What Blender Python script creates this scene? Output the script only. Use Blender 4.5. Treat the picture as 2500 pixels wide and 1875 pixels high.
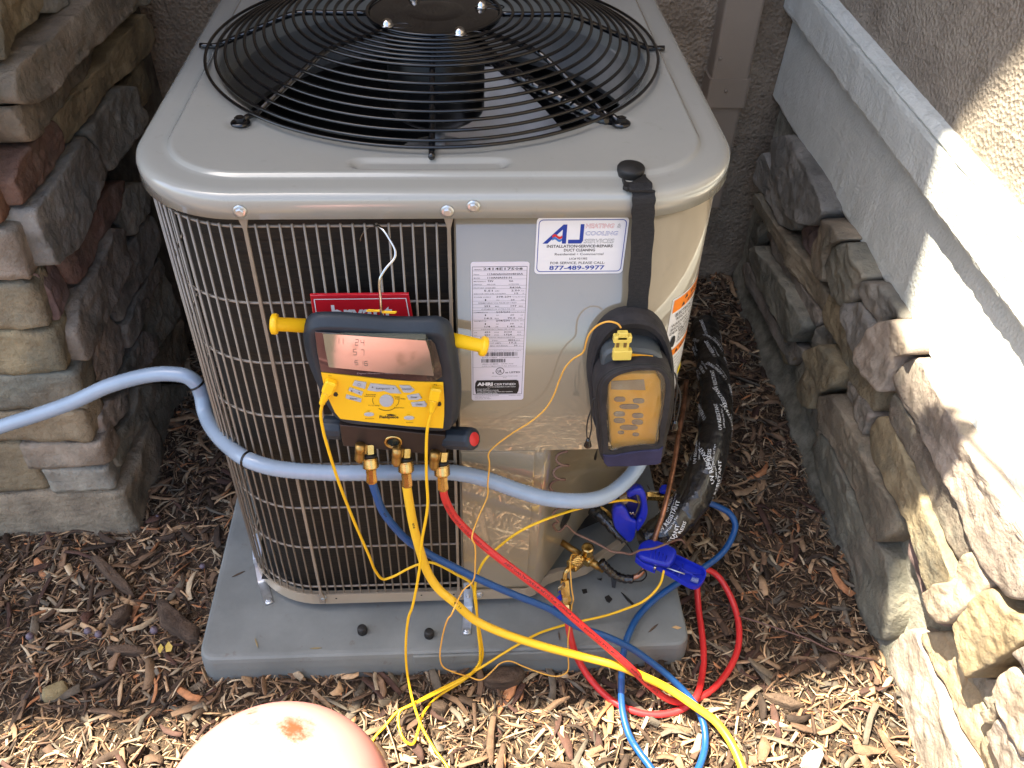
import bpy, math, random
import numpy as np
from mathutils import Vector, Matrix, noise
R = math.radians
random.seed(7); np.random.seed(7)
for o in list(bpy.data.objects): bpy.data.objects.remove(o, do_unlink=True)
S = bpy.context.scene
COL = S.collection

# ------------------------------------------------------------ camera
CAM = Vector((0.0289, -1.3552, 1.4146)); YAW, PIT, ROL, FL = 0.0741, 0.7317, 0.0338, 2134.0
_F = Vector((math.sin(YAW)*math.cos(PIT), math.cos(YAW)*math.cos(PIT), -math.sin(PIT)))
_R0 = Vector((math.cos(YAW), -math.sin(YAW), 0)); _U0 = _R0.cross(_F)
_R = _R0*math.cos(ROL)+_U0*math.sin(ROL); _U = -_R0*math.sin(ROL)+_U0*math.cos(ROL)
cd = bpy.data.cameras.new('camera'); cam = bpy.data.objects.new('camera', cd); COL.objects.link(cam)
M4 = Matrix(((_R.x, _U.x, -_F.x, CAM.x), (_R.y, _U.y, -_F.y, CAM.y), (_R.z, _U.z, -_F.z, CAM.z), (0, 0, 0, 1)))
cam.matrix_world = M4
cd.sensor_width = 36; cd.lens = 36*FL/2500; cd.clip_start = 0.02; cd.clip_end = 400
S.camera = cam
def P(u, v, x=None, y=None, z=None):
    """place on a real plane of the scene (x, y or z given) of a point measured in the photograph"""
    d = _F + _R*((u-1250)/FL) - _U*((v-937.5)/FL)
    if x is not None: t = (x-CAM.x)/d.x
    elif y is not None: t = (y-CAM.y)/d.y
    else: t = (z-CAM.z)/d.z
    return CAM + d*t

# ------------------------------------------------------------ world, sun, exposure
SUN = Vector((-0.40, 0.08, 1.0)).normalized()
EL = math.asin(SUN.z); AZ = math.atan2(SUN.x, SUN.y)
w = bpy.data.worlds.new('World'); S.world = w; w.use_nodes = True
nt = w.node_tree; nt.nodes.clear()
sky = nt.nodes.new('ShaderNodeTexSky'); sky.sky_type = 'NISHITA'; sky.sun_disc = False
sky.sun_elevation = EL; sky.sun_rotation = AZ; sky.air_density = 1.0; sky.dust_density = 2.5; sky.ozone_density = 0.35
bg = nt.nodes.new('ShaderNodeBackground'); bg.inputs[1].default_value = 0.095
wo = nt.nodes.new('ShaderNodeOutputWorld')
nt.links.new(sky.outputs[0], bg.inputs[0]); nt.links.new(bg.outputs[0], wo.inputs[0])
sl = bpy.data.lights.new('sun', 'SUN'); sl.energy = 5.0; sl.angle = R(0.5); sl.color = (1.0, 0.92, 0.76)
so = bpy.data.objects.new('sun', sl); COL.objects.link(so); so.location = (-3, 5, 9)
so.rotation_euler = (-SUN).to_track_quat('-Z', 'Y').to_euler()
S.view_settings.view_transform = 'Standard'; S.view_settings.look = 'None'
S.view_settings.exposure = 2.45; S.view_settings.gamma = 1.0; S.view_settings.use_curve_mapping = False
S.render.engine = 'CYCLES'
S.cycles.max_bounces = 8; S.cycles.diffuse_bounces = 4; S.cycles.transparent_max_bounces = 12

# ------------------------------------------------------------ materials
MATS = {}
def mat(name, c1, c2=None, rough=0.5, metal=0.0, scale=8.0, detail=6.0, bump=0.0, bscale=60.0, coat=0.0, coat_r=0.05,
        c3=None, rvar=0.0, stretch=None, lo=0.35, hi=0.65, attr=None, trans=0.0, ior=1.45, spec=0.5, objrand=0.0, bdist=0.002,
        dirt=None, vor=0.0, alpha=1.0, bump2=0.0, b2scale=10.0, b2dist=0.01):
    if name in MATS: return MATS[name]
    m = bpy.data.materials.new(name); m.use_nodes = True
    t = m.node_tree; n = t.nodes; L = t.links
    b = n['Principled BSDF']
    tc = n.new('ShaderNodeTexCoord'); mp = n.new('ShaderNodeMapping'); L.new(tc.outputs['Object'], mp.inputs[0])
    if stretch: mp.inputs['Scale'].default_value = stretch
    src = mp.outputs[0]
    if objrand:
        oi = n.new('ShaderNodeObjectInfo'); va = n.new('ShaderNodeVectorMath'); va.operation = 'ADD'
        mm = n.new('ShaderNodeMath'); mm.operation = 'MULTIPLY'; mm.inputs[1].default_value = 37.0
        L.new(oi.outputs['Random'], mm.inputs[0]); L.new(src, va.inputs[0]); L.new(mm.outputs[0], va.inputs[1]); src = va.outputs[0]
    nz = n.new('ShaderNodeTexNoise'); nz.inputs['Scale'].default_value = scale; nz.inputs['Detail'].default_value = detail
    nz.inputs['Roughness'].default_value = 0.62
    L.new(src, nz.inputs['Vector'])
    cr = n.new('ShaderNodeValToRGB')
    cr.color_ramp.elements[0].position = lo; cr.color_ramp.elements[1].position = hi
    cr.color_ramp.elements[0].color = (*c1, 1); cr.color_ramp.elements[1].color = (*(c2 or c1), 1)
    if c3: e = cr.color_ramp.elements.new((lo+hi)/2); e.color = (*c3, 1)
    L.new(nz.outputs['Fac'], cr.inputs[0]); col = cr.outputs[0]
    if attr:
        at = n.new('ShaderNodeAttribute'); at.attribute_name = attr
        mx = n.new('ShaderNodeMix'); mx.data_type = 'RGBA'; mx.blend_type = 'MULTIPLY'; mx.inputs[0].default_value = 1.0
        L.new(at.outputs['Color'], mx.inputs[6]); L.new(col, mx.inputs[7]); col = mx.outputs[2]
    if objrand:
        hs = n.new('ShaderNodeHueSaturation'); oi2 = n.new('ShaderNodeObjectInfo')
        mr = n.new('ShaderNodeMapRange'); mr.inputs[3].default_value = 1-objrand; mr.inputs[4].default_value = 1+objrand
        L.new(oi2.outputs['Random'], mr.inputs[0]); L.new(mr.outputs[0], hs.inputs['Value'])
        mt = n.new('ShaderNodeMath'); mt.operation = 'FRACT'; mq = n.new('ShaderNodeMath'); mq.operation = 'MULTIPLY'; mq.inputs[1].default_value = 7.31
        L.new(oi2.outputs['Random'], mq.inputs[0]); L.new(mq.outputs[0], mt.inputs[0])
        mr2 = n.new('ShaderNodeMapRange'); mr2.inputs[3].default_value = 0.65; mr2.inputs[4].default_value = 1.25
        L.new(mt.outputs[0], mr2.inputs[0]); L.new(mr2.outputs[0], hs.inputs['Saturation'])
        mr3 = n.new('ShaderNodeMapRange'); mr3.inputs[3].default_value = 0.485; mr3.inputs[4].default_value = 0.508
        L.new(mt.outputs[0], mr3.inputs[0]); L.new(mr3.outputs[0], hs.inputs['Hue'])
        L.new(col, hs.inputs['Color']); col = hs.outputs[0]
    if dirt:
        dc, dscale, dlo, dhi = dirt
        n2 = n.new('ShaderNodeTexNoise'); n2.inputs['Scale'].default_value = dscale; n2.inputs['Detail'].default_value = 8; n2.inputs['Roughness'].default_value = 0.7
        L.new(src, n2.inputs['Vector'])
        r2 = n.new('ShaderNodeMapRange'); r2.inputs[1].default_value = dlo; r2.inputs[2].default_value = dhi
        L.new(n2.outputs['Fac'], r2.inputs[0])
        m2 = n.new('ShaderNodeMix'); m2.data_type = 'RGBA'; L.new(r2.outputs[0], m2.inputs[0]); L.new(col, m2.inputs[6]); m2.inputs[7].default_value = (*dc, 1)
        col = m2.outputs[2]
    L.new(col, b.inputs['Base Color'])
    b.inputs['Roughness'].default_value = rough; b.inputs['Metallic'].default_value = metal
    b.inputs['Coat Weight'].default_value = coat; b.inputs['Coat Roughness'].default_value = coat_r
    b.inputs['Transmission Weight'].default_value = trans; b.inputs['IOR'].default_value = ior
    b.inputs['Specular IOR Level'].default_value = spec; b.inputs['Alpha'].default_value = alpha
    if rvar:
        rr = n.new('ShaderNodeMapRange'); rr.inputs[3].default_value = max(0, rough-rvar); rr.inputs[4].default_value = min(1, rough+rvar)
        L.new(nz.outputs['Fac'], rr.inputs[0]); L.new(rr.outputs[0], b.inputs['Roughness'])
    prev = None
    if bump:
        nb = n.new('ShaderNodeTexNoise'); nb.inputs['Scale'].default_value = bscale; nb.inputs['Detail'].default_value = 6
        nb.inputs['Roughness'].default_value = 0.65
        L.new(src, nb.inputs['Vector']); h = nb.outputs['Fac']
        if vor:
            vo = n.new('ShaderNodeTexVoronoi'); vo.inputs['Scale'].default_value = vor; L.new(src, vo.inputs['Vector'])
            ad = n.new('ShaderNodeMath'); ad.operation = 'ADD'; L.new(h, ad.inputs[0]); L.new(vo.outputs['Distance'], ad.inputs[1]); h = ad.outputs[0]
        bp = n.new('ShaderNodeBump'); bp.inputs['Strength'].default_value = bump; bp.inputs['Distance'].default_value = bdist
        L.new(h, bp.inputs['Height']); prev = bp.outputs[0]
    if bump2:
        nb = n.new('ShaderNodeTexNoise'); nb.inputs['Scale'].default_value = b2scale; nb.inputs['Detail'].default_value = 4
        L.new(src, nb.inputs['Vector'])
        bp = n.new('ShaderNodeBump'); bp.inputs['Strength'].default_value = bump2; bp.inputs['Distance'].default_value = b2dist
        L.new(nb.outputs['Fac'], bp.inputs['Height'])
        if prev: L.new(prev, bp.inputs['Normal'])
        prev = bp.outputs[0]
    if prev: L.new(prev, b.inputs['Normal'])
    MATS[name] = m
    return m

# ------------------------------------------------------------ mesh helpers
class MB:
    def __init__(s): s.v = []; s.f = []; s.sm = []
    def add(s, V, F, smooth=True):
        o = len(s.v); s.v += [tuple(p) for p in V]; s.f += [tuple(i+o for i in f) for f in F]; s.sm += [smooth]*len(F); return s
def ORG(o):
    x = Vector((0, 0, 0))
    while o is not None: x += o.location; o = o.parent
    return x
def build(name, mb, m, parent=None, label=None, origin=None):
    me = bpy.data.meshes.new(name)
    off = ORG(parent) + (origin if origin else Vector((0, 0, 0))) if parent is not None else (origin or Vector((0, 0, 0)))
    me.from_pydata([(a-off.x, b-off.y, c-off.z) for a, b, c in mb.v], [], mb.f)
    me.polygons.foreach_set('use_smooth', mb.sm)
    me.materials.append(m); me.update()
    o = bpy.data.objects.new(name, me); COL.objects.link(o)
    o.location = origin or (0, 0, 0)
    if parent is not None: o.parent = parent
    if label: o['label'] = label
    return o
def thing(name, label, cat, loc=(0, 0, 0), group=None):
    o = bpy.data.objects.new(name, None); COL.objects.link(o); o.location = loc; o.empty_display_size = 0.02
    o['label'] = label; o['category'] = cat
    if group: o['group'] = group
    return o
def tag(o, label, cat, group=None):
    o['label'] = label; o['category'] = cat
    if group: o['group'] = group
    return o
def structure(o): o['kind'] = 'structure'; return o
def box(mb, lo, hi, smooth=False):
    x0, y0, z0 = lo; x1, y1, z1 = hi
    V = [(x0, y0, z0), (x1, y0, z0), (x1, y1, z0), (x0, y1, z0), (x0, y0, z1), (x1, y0, z1), (x1, y1, z1), (x0, y1, z1)]
    F = [(0, 3, 2, 1), (4, 5, 6, 7), (0, 1, 5, 4), (1, 2, 6, 5), (2, 3, 7, 6), (3, 0, 4, 7)]
    return mb.add(V, F, smooth)
def bbox(mb, c, s, b=0.002, rot=None):
    """bevelled box, centre c, size s"""
    V = []; hx, hy, hz = [q/2 for q in s]
    b = min(b, hx*.9, hy*.9, hz*.9)
    idx = {}
    for sx in (-1, 1):
        for sy in (-1, 1):
            for sz in (-1, 1):
                for k in range(3):
                    d = [hx-b, hy-b, hz-b]; d[k] += b
                    p = Vector((sx*d[0], sy*d[1], sz*d[2]))
                    if rot: p = rot @ p
                    idx[(sx, sy, sz, k)] = len(V); V.append(p+Vector(c))
    F = []
    I = lambda a, b_, c_, k: idx[(a, b_, c_, k)]
    for s_ in (-1, 1):
        q = [I(s_, -1, -1, 0), I(s_, 1, -1, 0), I(s_, 1, 1, 0), I(s_, -1, 1, 0)]; F.append(q if s_ > 0 else q[::-1])
        q = [I(-1, s_, -1, 1), I(-1, s_, 1, 1), I(1, s_, 1, 1), I(1, s_, -1, 1)]; F.append(q if s_ > 0 else q[::-1])
        q = [I(-1, -1, s_, 2), I(1, -1, s_, 2), I(1, 1, s_, 2), I(-1, 1, s_, 2)]; F.append(q if s_ > 0 else q[::-1])
    for a in (-1, 1):
        for c_ in (-1, 1):
            F.append([I(a, c_, -1, 0), I(a, c_, -1, 1), I(a, c_, 1, 1), I(a, c_, 1, 0)])
            F.append([I(a, -1, c_, 0), I(a, -1, c_, 2), I(a, 1, c_, 2), I(a, 1, c_, 0)])
            F.append([I(-1, a, c_, 1), I(-1, a, c_, 2), I(1, a, c_, 2), I(1, a, c_, 1)])
            for d_ in (-1, 1): F.append([I(a, c_, d_, 0), I(a, c_, d_, 1), I(a, c_, d_, 2)])
    return mb.add(V, F, False)
def spline(pts, n=8, closed=False):
    pts = [Vector(p) for p in pts]; out = []
    N = len(pts)
    rng = range(N if closed else N-1)
    for i in rng:
        p1, p2 = pts[i], pts[(i+1) % N]
        p0 = pts[(i-1) % N] if (closed or i > 0) else p1*2-p2
        p3 = pts[(i+2) % N] if (closed or i+2 < N) else p2*2-p1
        t0 = 0; t1 = max(1e-6, (p1-p0).length**.5); t2 = t1+max(1e-6, (p2-p1).length**.5); t3 = t2+max(1e-6, (p3-p2).length**.5)
        for k in range(n):
            t = t1+(t2-t1)*k/n
            A1 = p0*((t1-t)/(t1-t0))+p1*((t-t0)/(t1-t0)); A2 = p1*((t2-t)/(t2-t1))+p2*((t-t1)/(t2-t1)); A3 = p2*((t3-t)/(t3-t2))+p3*((t-t2)/(t3-t2))
            B1 = A1*((t2-t)/(t2-t0))+A2*((t-t0)/(t2-t0)); B2 = A2*((t3-t)/(t3-t1))+A3*((t-t1)/(t3-t1))
            out.append(B1*((t2-t)/(t2-t1))+B2*((t-t1)/(t2-t1)))
    if not closed: out.append(pts[-1])
    return out
def frames(pts, closed=False):
    N = len(pts); T = []
    for i in range(N):
        a = pts[i-1] if (i > 0 or closed) else pts[0]; b = pts[(i+1) % N] if (i < N-1 or closed) else pts[-1]
        d = b-a; T.append(d.normalized() if d.length > 1e-9 else Vector((0, 0, 1)))
    up = Vector((0, -0.6, 0.8)); n = (up-T[0]*up.dot(T[0]))
    if n.length < .05: n = Vector((1, 0, 0))-T[0]*T[0].x
    n.normalize(); out = []
    for t in T:
        n = n-t*n.dot(t); n.normalize(); out.append((t, n, t.cross(n)))
    return out
def tube(mb, pts, r, k=8, closed=False, cap=True, smooth=True, rfun=None):
    pts = [Vector(p) for p in pts]; fr = frames(pts, closed); N = len(pts); V = []; F = []
    for i, (p, (t, n, b)) in enumerate(zip(pts, fr)):
        for j in range(k):
            a = 2*math.pi*j/k; rr = r if rfun is None else rfun(i, a)
            V.append(p+(n*math.cos(a)+b*math.sin(a))*rr)
    for i in range(N if closed else N-1):
        for j in range(k):
            i2 = (i+1) % N
            F.append((i*k+j, i*k+(j+1) % k, i2*k+(j+1) % k, i2*k+j))
    if cap and not closed: F.append(tuple(range(k))[::-1]); F.append(tuple((N-1)*k+j for j in range(k)))
    return mb.add(V, F, smooth)
def lathe(mb, c, axis, prof, k=20, smooth=True, flat=None):
    """prof: list of (distance along axis, radius)"""
    ax = Vector(axis).normalized(); n = ax.orthogonal().normalized(); b = ax.cross(n); c = Vector(c)
    V = []; F = []
    for d, r in prof:
        for j in range(k):
            a = 2*math.pi*(j+.5)/k; V.append(c+ax*d+(n*math.cos(a)+b*math.sin(a))*max(r, 1e-5))
    for i in range(len(prof)-1):
        for j in range(k): F.append((i*k+j, i*k+(j+1) % k, (i+1)*k+(j+1) % k, (i+1)*k+j))
    F.append(tuple(range(k))[::-1]); F.append(tuple((len(prof)-1)*k+j for j in range(k)))
    return mb.add(V, F, smooth)
def resample(poly, n):
    poly = [Vector(p) for p in poly]; L = [0]
    for i in range(len(poly)): L.append(L[-1]+(poly[(i+1) % len(poly)]-poly[i]).length)
    out = []; j = 0
    for i in range(n):
        s = L[-1]*i/n
        while L[j+1] < s: j += 1
        out.append(poly[j].lerp(poly[(j+1) % len(poly)], (s-L[j])/max(1e-9, L[j+1]-L[j])))
    return out
def slab(mb, poly, nrm, t, bev=0.0, smooth=False):
    """solid plate: back outline poly, thickness t towards nrm, bevelled front edge"""
    poly = [Vector(p) for p in poly]; nrm = Vector(nrm).normalized(); n = len(poly)
    c = sum(poly, Vector())/n
    area = Vector()
    for i in range(n): area += (poly[i]-c).cross(poly[(i+1) % n]-c)
    if area.dot(nrm) < 0: poly = poly[::-1]
    def inset(d):
        out = []
        for i in range(n):
            a, b, e = poly[i-1], poly[i], poly[(i+1) % n]
            d1 = (b-a).normalized(); d2 = (e-b).normalized(); n1 = nrm.cross(d1); n2 = nrm.cross(d2); m = n1+n2
            if m.length < 1e-6: m = n1.copy()
            m.normalize(); out.append(b+m*d/max(.45, m.dot(n1)))
        return out
    V = list(poly); V += [p+nrm*(t-bev) for p in poly]; F = []
    lv = 2
    if bev > 0:
        V += [p+nrm*(t-bev*.3) for p in inset(bev*.3)]; V += [p+nrm*t for p in inset(bev)]; lv = 4
    for l in range(lv-1):
        for i in range(n): F.append((l*n+i, l*n+(i+1) % n, (l+1)*n+(i+1) % n, (l+1)*n+i))
    F.append(tuple((lv-1)*n+i for i in range(n))); F.append(tuple(range(n))[::-1])
    return mb.add(V, F, smooth)
def band(mb, A, B, smooth=True, closed=True):
    n = len(A); V = list(A)+list(B); F = []
    for i in range(n if closed else n-1): F.append((i, (i+1) % n, n+(i+1) % n, n+i))
    return mb.add(V, F, smooth)
_tc = {}
def textgeo(s, bold=0.0, res=2):
    key = (s, bold, res)
    if key in _tc: return _tc[key]
    c = bpy.data.curves.new('t', 'FONT'); c.body = s; c.size = 1.0; c.resolution_u = res; c.offset = bold; c.fill_mode = 'FRONT'; c.align_x = 'LEFT'
    o = bpy.data.objects.new('t', c); COL.objects.link(o)
    dg = bpy.context.evaluated_depsgraph_get(); me = bpy.data.meshes.new_from_object(o.evaluated_get(dg))
    V = [(v.co.x, v.co.y) for v in me.vertices]; F = [tuple(p.vertices) for p in me.polygons]
    bpy.data.objects.remove(o); bpy.data.curves.remove(c); bpy.data.meshes.remove(me)
    x0 = min(v[0] for v in V) if V else 0; x1 = max(v[0] for v in V) if V else 1
    _tc[key] = ([(x-x0, y) for x, y in V], F, x1-x0)
    return _tc[key]
def put_text(mb, s, fn, x, y, h, w=None, align='l', bold=0.0, ital=0.0, res=2):
    """cap height h; optional width w; fn maps flat (x,y) to the surface"""
    V, F, W = textgeo(s, bold, res); k = h/0.72; kx = k if w is None else w/W
    ww = W*kx
    if align == 'c': x -= ww/2
    if align == 'r': x -= ww
    mb.add([fn(x+a*kx+b*k*ital, y+b*k) for a, b in V], F, False)
def flat(mb, poly, fn): mb.add([fn(*p) for p in poly], [tuple(range(len(poly)))], False)
def rrect(x0, y0, x1, y1, r, k=5):
    out = []
    for cx, cy, a0 in ((x1-r, y1-r, 0), (x0+r, y1-r, 90), (x0+r, y0+r, 180), (x1-r, y0+r, 270)):
        for i in range(k+1): a = R(a0+90*i/k); out.append((cx+r*math.cos(a), cy+r*math.sin(a)))
    return out
# ------------------------------------------------------------ material set
STONE_T = mat('stone_tan', (0.14, 0.112, 0.08), (0.40, 0.325, 0.225), 0.88, scale=9, c3=(0.27, 0.218, 0.15), bump=1.0, bscale=80, bdist=0.006, objrand=0.16,
              dirt=((0.13, 0.13, 0.10), 5, 0.5, 0.72), lo=0.3, hi=0.72, bump2=1.0, b2scale=22, b2dist=0.010)
STONE_G = mat('stone_grey', (0.13, 0.122, 0.098), (0.38, 0.345, 0.27), 0.88, scale=10, c3=(0.23, 0.215, 0.175), bump=1.0, bscale=75, bdist=0.005, objrand=0.2,
              dirt=((0.24, 0.19, 0.14), 6, 0.5, 0.75), lo=0.3, hi=0.72, bump2=1.0, b2scale=24, b2dist=0.010)
STONE_R = mat('stone_red', (0.15, 0.08, 0.06), (0.32, 0.21, 0.16), 0.88, scale=9, c3=(0.22, 0.135, 0.10), bump=1.0, bscale=70, bdist=0.005, objrand=0.15, lo=0.3, hi=0.72,
              dirt=((0.13, 0.12, 0.10), 6, 0.5, 0.75), bump2=1.0, b2scale=22, b2dist=0.010)
STONE_C = mat('stone_cream', (0.17, 0.125, 0.075), (0.42, 0.335, 0.225), 0.85, scale=8, bump=1.0, bscale=60, bdist=0.005, objrand=0.12, lo=0.3, hi=0.7,
              dirt=((0.15, 0.14, 0.11), 7, 0.52, 0.78), bump2=1.0, b2scale=22, b2dist=0.010)
MORTAR = mat('mortar', (0.06, 0.052, 0.04), (0.16, 0.14, 0.11), 0.95, scale=18, bump=1.0, bscale=120, bdist=0.004)
MORTAR2 = mat('mortar_pale', (0.13, 0.12, 0.09), (0.30, 0.28, 0.22), 0.95, scale=25, bump=1.0, bscale=90, bdist=0.006)
STUCCO = mat('stucco_brown', (0.20, 0.15, 0.105), (0.34, 0.265, 0.19), 0.92, scale=12, bump=1.0, bscale=170, bdist=0.006, vor=110, lo=0.3, hi=0.7, bump2=0.7, b2scale=30, b2dist=0.01,
             dirt=((0.12, 0.09, 0.07), 90, 0.62, 0.72))
STUCCO2 = mat('stucco_beige', (0.28, 0.23, 0.175), (0.44, 0.37, 0.29), 0.92, scale=12, bump=1.0, bscale=190, bdist=0.006, vor=130, lo=0.3, hi=0.7, bump2=0.6, b2scale=26, b2dist=0.008,
              dirt=((0.15, 0.12, 0.10), 110, 0.64, 0.70))
TRIM = mat('trim_paint', (0.55, 0.555, 0.50), (0.66, 0.66, 0.60), 0.55, scale=14, bump=0.6, bscale=130, bdist=0.002, lo=0.3, hi=0.7, vor=150,
           dirt=((0.40, 0.36, 0.30), 7, 0.62, 0.8), bump2=0.4, b2scale=14, b2dist=0.006)
MULCH = mat('mulch_soil', (0.035, 0.022, 0.013), (0.22, 0.145, 0.082), 0.95, scale=85, detail=8, bump=1.0, bscale=90, bdist=0.02, lo=0.38, hi=0.68, c3=(0.085, 0.054, 0.031))
CHIP = mat('bark_chip', (0.62, 0.60, 0.58), (1.15, 1.1, 1.05), 0.85, scale=60, bump=0.8, bscale=220, bdist=0.002, attr='tint', lo=0.3, hi=0.7)
PAINT = mat('cabinet_paint', (0.255, 0.212, 0.142), (0.285, 0.238, 0.162), 0.3, scale=3, coat=1.0, coat_r=0.025, bump=0.10, bscale=34, bdist=0.0008, dirt=((0.23, 0.19, 0.13), 22, 0.60, 0.78))
PAINT.node_tree.nodes['Principled BSDF'].inputs['Coat IOR'].default_value = 1.9
PAINTL = mat('lid_paint', (0.32, 0.32, 0.29), (0.345, 0.345, 0.31), 0.2, scale=3, coat=1.0, coat_r=0.012, bump=0.05, bscale=14, bdist=0.0015, dirt=((0.27, 0.26, 0.225), 45, 0.60, 0.80))
PAN = mat('pan_paint', (0.32, 0.26, 0.19), (0.36, 0.30, 0.22), 0.35, scale=8, coat=0.3, bump=0.1, bscale=60)
WIRE = mat('guard_wire_paint', (0.21, 0.175, 0.135), (0.27, 0.225, 0.175), 0.3, scale=20, coat=0.4)
BLACKG = mat('black_gloss', (0.003, 0.003, 0.0035), (0.004, 0.004, 0.005), 0.12, coat=0.4, coat_r=0.03)
BLACKM = mat('black_matte', (0.009, 0.009, 0.009), (0.018, 0.017, 0.016), 0.55, scale=30)
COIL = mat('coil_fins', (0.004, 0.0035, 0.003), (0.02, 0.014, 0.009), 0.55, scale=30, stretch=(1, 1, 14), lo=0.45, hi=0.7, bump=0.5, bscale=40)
INNER = mat('galvanised_inner', (0.20, 0.205, 0.20), (0.26, 0.26, 0.25), 0.35, metal=0.4, scale=10)
ALU = mat('blade_aluminium', (0.80, 0.81, 0.82), (0.86, 0.87, 0.88), 0.25, metal=0.45, scale=8, bump=0.1, bscale=8)
ZINC = mat('zinc_steel', (0.50, 0.53, 0.55), (0.72, 0.75, 0.78), 0.3, metal=0.9, scale=50, bump=0.1, bscale=200)
CHROME = mat('chrome', (0.55, 0.54, 0.52), None, 0.12, metal=1.0)
PAD = mat('pad_plastic', (0.15, 0.16, 0.155), (0.195, 0.207, 0.20), 0.6, scale=9, bump=0.35, bscale=500, bdist=0.0008, rvar=0.12,
          dirt=((0.12, 0.10, 0.08), 30, 0.60, 0.74))
BRASS = mat('brass', (0.55, 0.36, 0.11), (0.72, 0.50, 0.20), 0.24, metal=1.0, scale=40, bump=0.15, bscale=160, rvar=0.1)
BRASSD = mat('brass_dull', (0.34, 0.19, 0.05), (0.50, 0.31, 0.10), 0.36, metal=0.9, scale=30, bump=0.2, bscale=90)
COPPER = mat('copper', (0.16, 0.075, 0.04), (0.46, 0.22, 0.13), 0.38, metal=0.85, scale=40, lo=0.35, hi=0.62, bump=0.2, bscale=90)
YEL = mat('yellow_hose', (0.80, 0.47, 0.02), (0.88, 0.53, 0.03), 0.38, scale=20, bump=0.06, bscale=120, coat=0.1)
YCAB = mat('yellow_cable', (0.80, 0.46, 0.01), (0.88, 0.52, 0.015), 0.4, scale=20)
BLUEH = mat('blue_hose', (0.006, 0.060, 0.20), (0.010, 0.075, 0.24), 0.38, scale=20, bump=0.06, bscale=120, coat=0.1)
REDH = mat('red_hose', (0.55, 0.022, 0.022), (0.62, 0.03, 0.03), 0.38, scale=20, bump=0.06, bscale=120, coat=0.1)
GREYC = mat('conduit_pvc', (0.25, 0.32, 0.40), (0.30, 0.37, 0.46), 0.24, scale=10, coat=0.5, coat_r=0.12, bump=0.25, bscale=120, bdist=0.0008)
RUBBER = mat('navy_rubber', (0.012, 0.018, 0.026), (0.022, 0.029, 0.038), 0.5, scale=12, bump=0.15, bscale=200)
FACE = mat('yellow_faceplate', (0.82, 0.47, 0.01), (0.86, 0.50, 0.015), 0.4, scale=10)
YPLAS = mat('yellow_plastic', (0.84, 0.48, 0.008), (0.88, 0.53, 0.012), 0.35, scale=14, dirt=((0.42, 0.25, 0.03), 30, 0.66, 0.8))
BTN = mat('button_rubber', (0.36, 0.38, 0.41), (0.40, 0.42, 0.45), 0.5)
INK = mat('ink_black', (0.012, 0.012, 0.014), None, 0.5)
INKG = mat('ink_grey', (0.10, 0.10, 0.11), None, 0.5)
INKB = mat('ink_blue', (0.012, 0.045, 0.30), None, 0.4)
INKR = mat('ink_red', (0.62, 0.03, 0.03), None, 0.4)
INKO = mat('ink_orange', (0.82, 0.22, 0.01), None, 0.4)
INKY = mat('ink_yellow', (0.80, 0.62, 0.02), None, 0.4)
WHITE = mat('label_white', (0.74, 0.74, 0.76), (0.78, 0.78, 0.79), 0.35, coat=0.3)
WHITEI = mat('ink_white', (0.78, 0.79, 0.80), None, 0.4)
REDB = mat('red_badge', (0.50, 0.012, 0.02), (0.56, 0.015, 0.025), 0.2, coat=0.8)
BLOCK = mat('valve_block_black', (0.022, 0.015, 0.013), (0.036, 0.024, 0.02), 0.34, scale=14)
LENS = mat('display_lens', (0.03, 0.03, 0.028), (0.05, 0.05, 0.045), 0.05, spec=0.8, coat=1.0, coat_r=0.02, scale=40,
           bump=0.12, bscale=35, bdist=0.0006)
LCD = mat('lcd_glass', (0.11, 0.115, 0.08), (0.14, 0.14, 0.10), 0.07, spec=1.0, coat=1.0, coat_r=0.03, ior=2.2)
FABRIC = mat('black_fabric', (0.012, 0.011, 0.012), (0.026, 0.023, 0.024), 0.85, scale=40, bump=0.5, bscale=600, bdist=0.0008)
NAVYF = mat('navy_fabric', (0.016, 0.015, 0.045), (0.026, 0.024, 0.065), 0.8, scale=40, bump=0.5, bscale=600, bdist=0.0008)
STRAPM = mat('black_webbing', (0.009, 0.009, 0.010), (0.020, 0.020, 0.022), 0.8, scale=120, bump=0.9, bscale=400, bdist=0.0015, stretch=(1, 1, 3))
METERG = mat('meter_grey', (0.055, 0.065, 0.07), (0.07, 0.08, 0.085), 0.5)
METERO = mat('meter_orange', (0.84, 0.36, 0.02), (0.90, 0.46, 0.03), 0.4, scale=8)
VINYL = mat('clear_vinyl', (0.30, 0.22, 0.12), None, 0.05, alpha=0.38, spec=1.0, coat=1.0, coat_r=0.03, bump=0.9, bscale=30, bdist=0.004, scale=10, bump2=0.9, b2scale=55, b2dist=0.004)
CLAMP = mat('blue_clamp', (0.006, 0.018, 0.36), (0.010, 0.026, 0.44), 0.35, scale=20, coat=0.15, coat_r=0.2)
TAPE = mat('black_tape', (0.006, 0.006, 0.007), (0.013, 0.013, 0.014), 0.2, coat=0.8, coat_r=0.1, scale=8, bump=1.0, bscale=26, bdist=0.006, bump2=1.0, b2scale=85, b2dist=0.0035)
BWIRE = mat('brown_wire', (0.14, 0.075, 0.05), (0.20, 0.11, 0.075), 0.6, scale=50)
TANK = mat('tank_rose_paint', (0.60, 0.25, 0.22), (0.66, 0.29, 0.26), 0.32, scale=3, coat=0.5, dirt=((0.24, 0.07, 0.04), 15, 0.57, 0.66), lo=0.3, hi=0.7)
TAUPE = mat('downspout_paint', (0.235, 0.185, 0.14), (0.27, 0.215, 0.165), 0.4, scale=6, bump=0.1, bscale=60)
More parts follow.
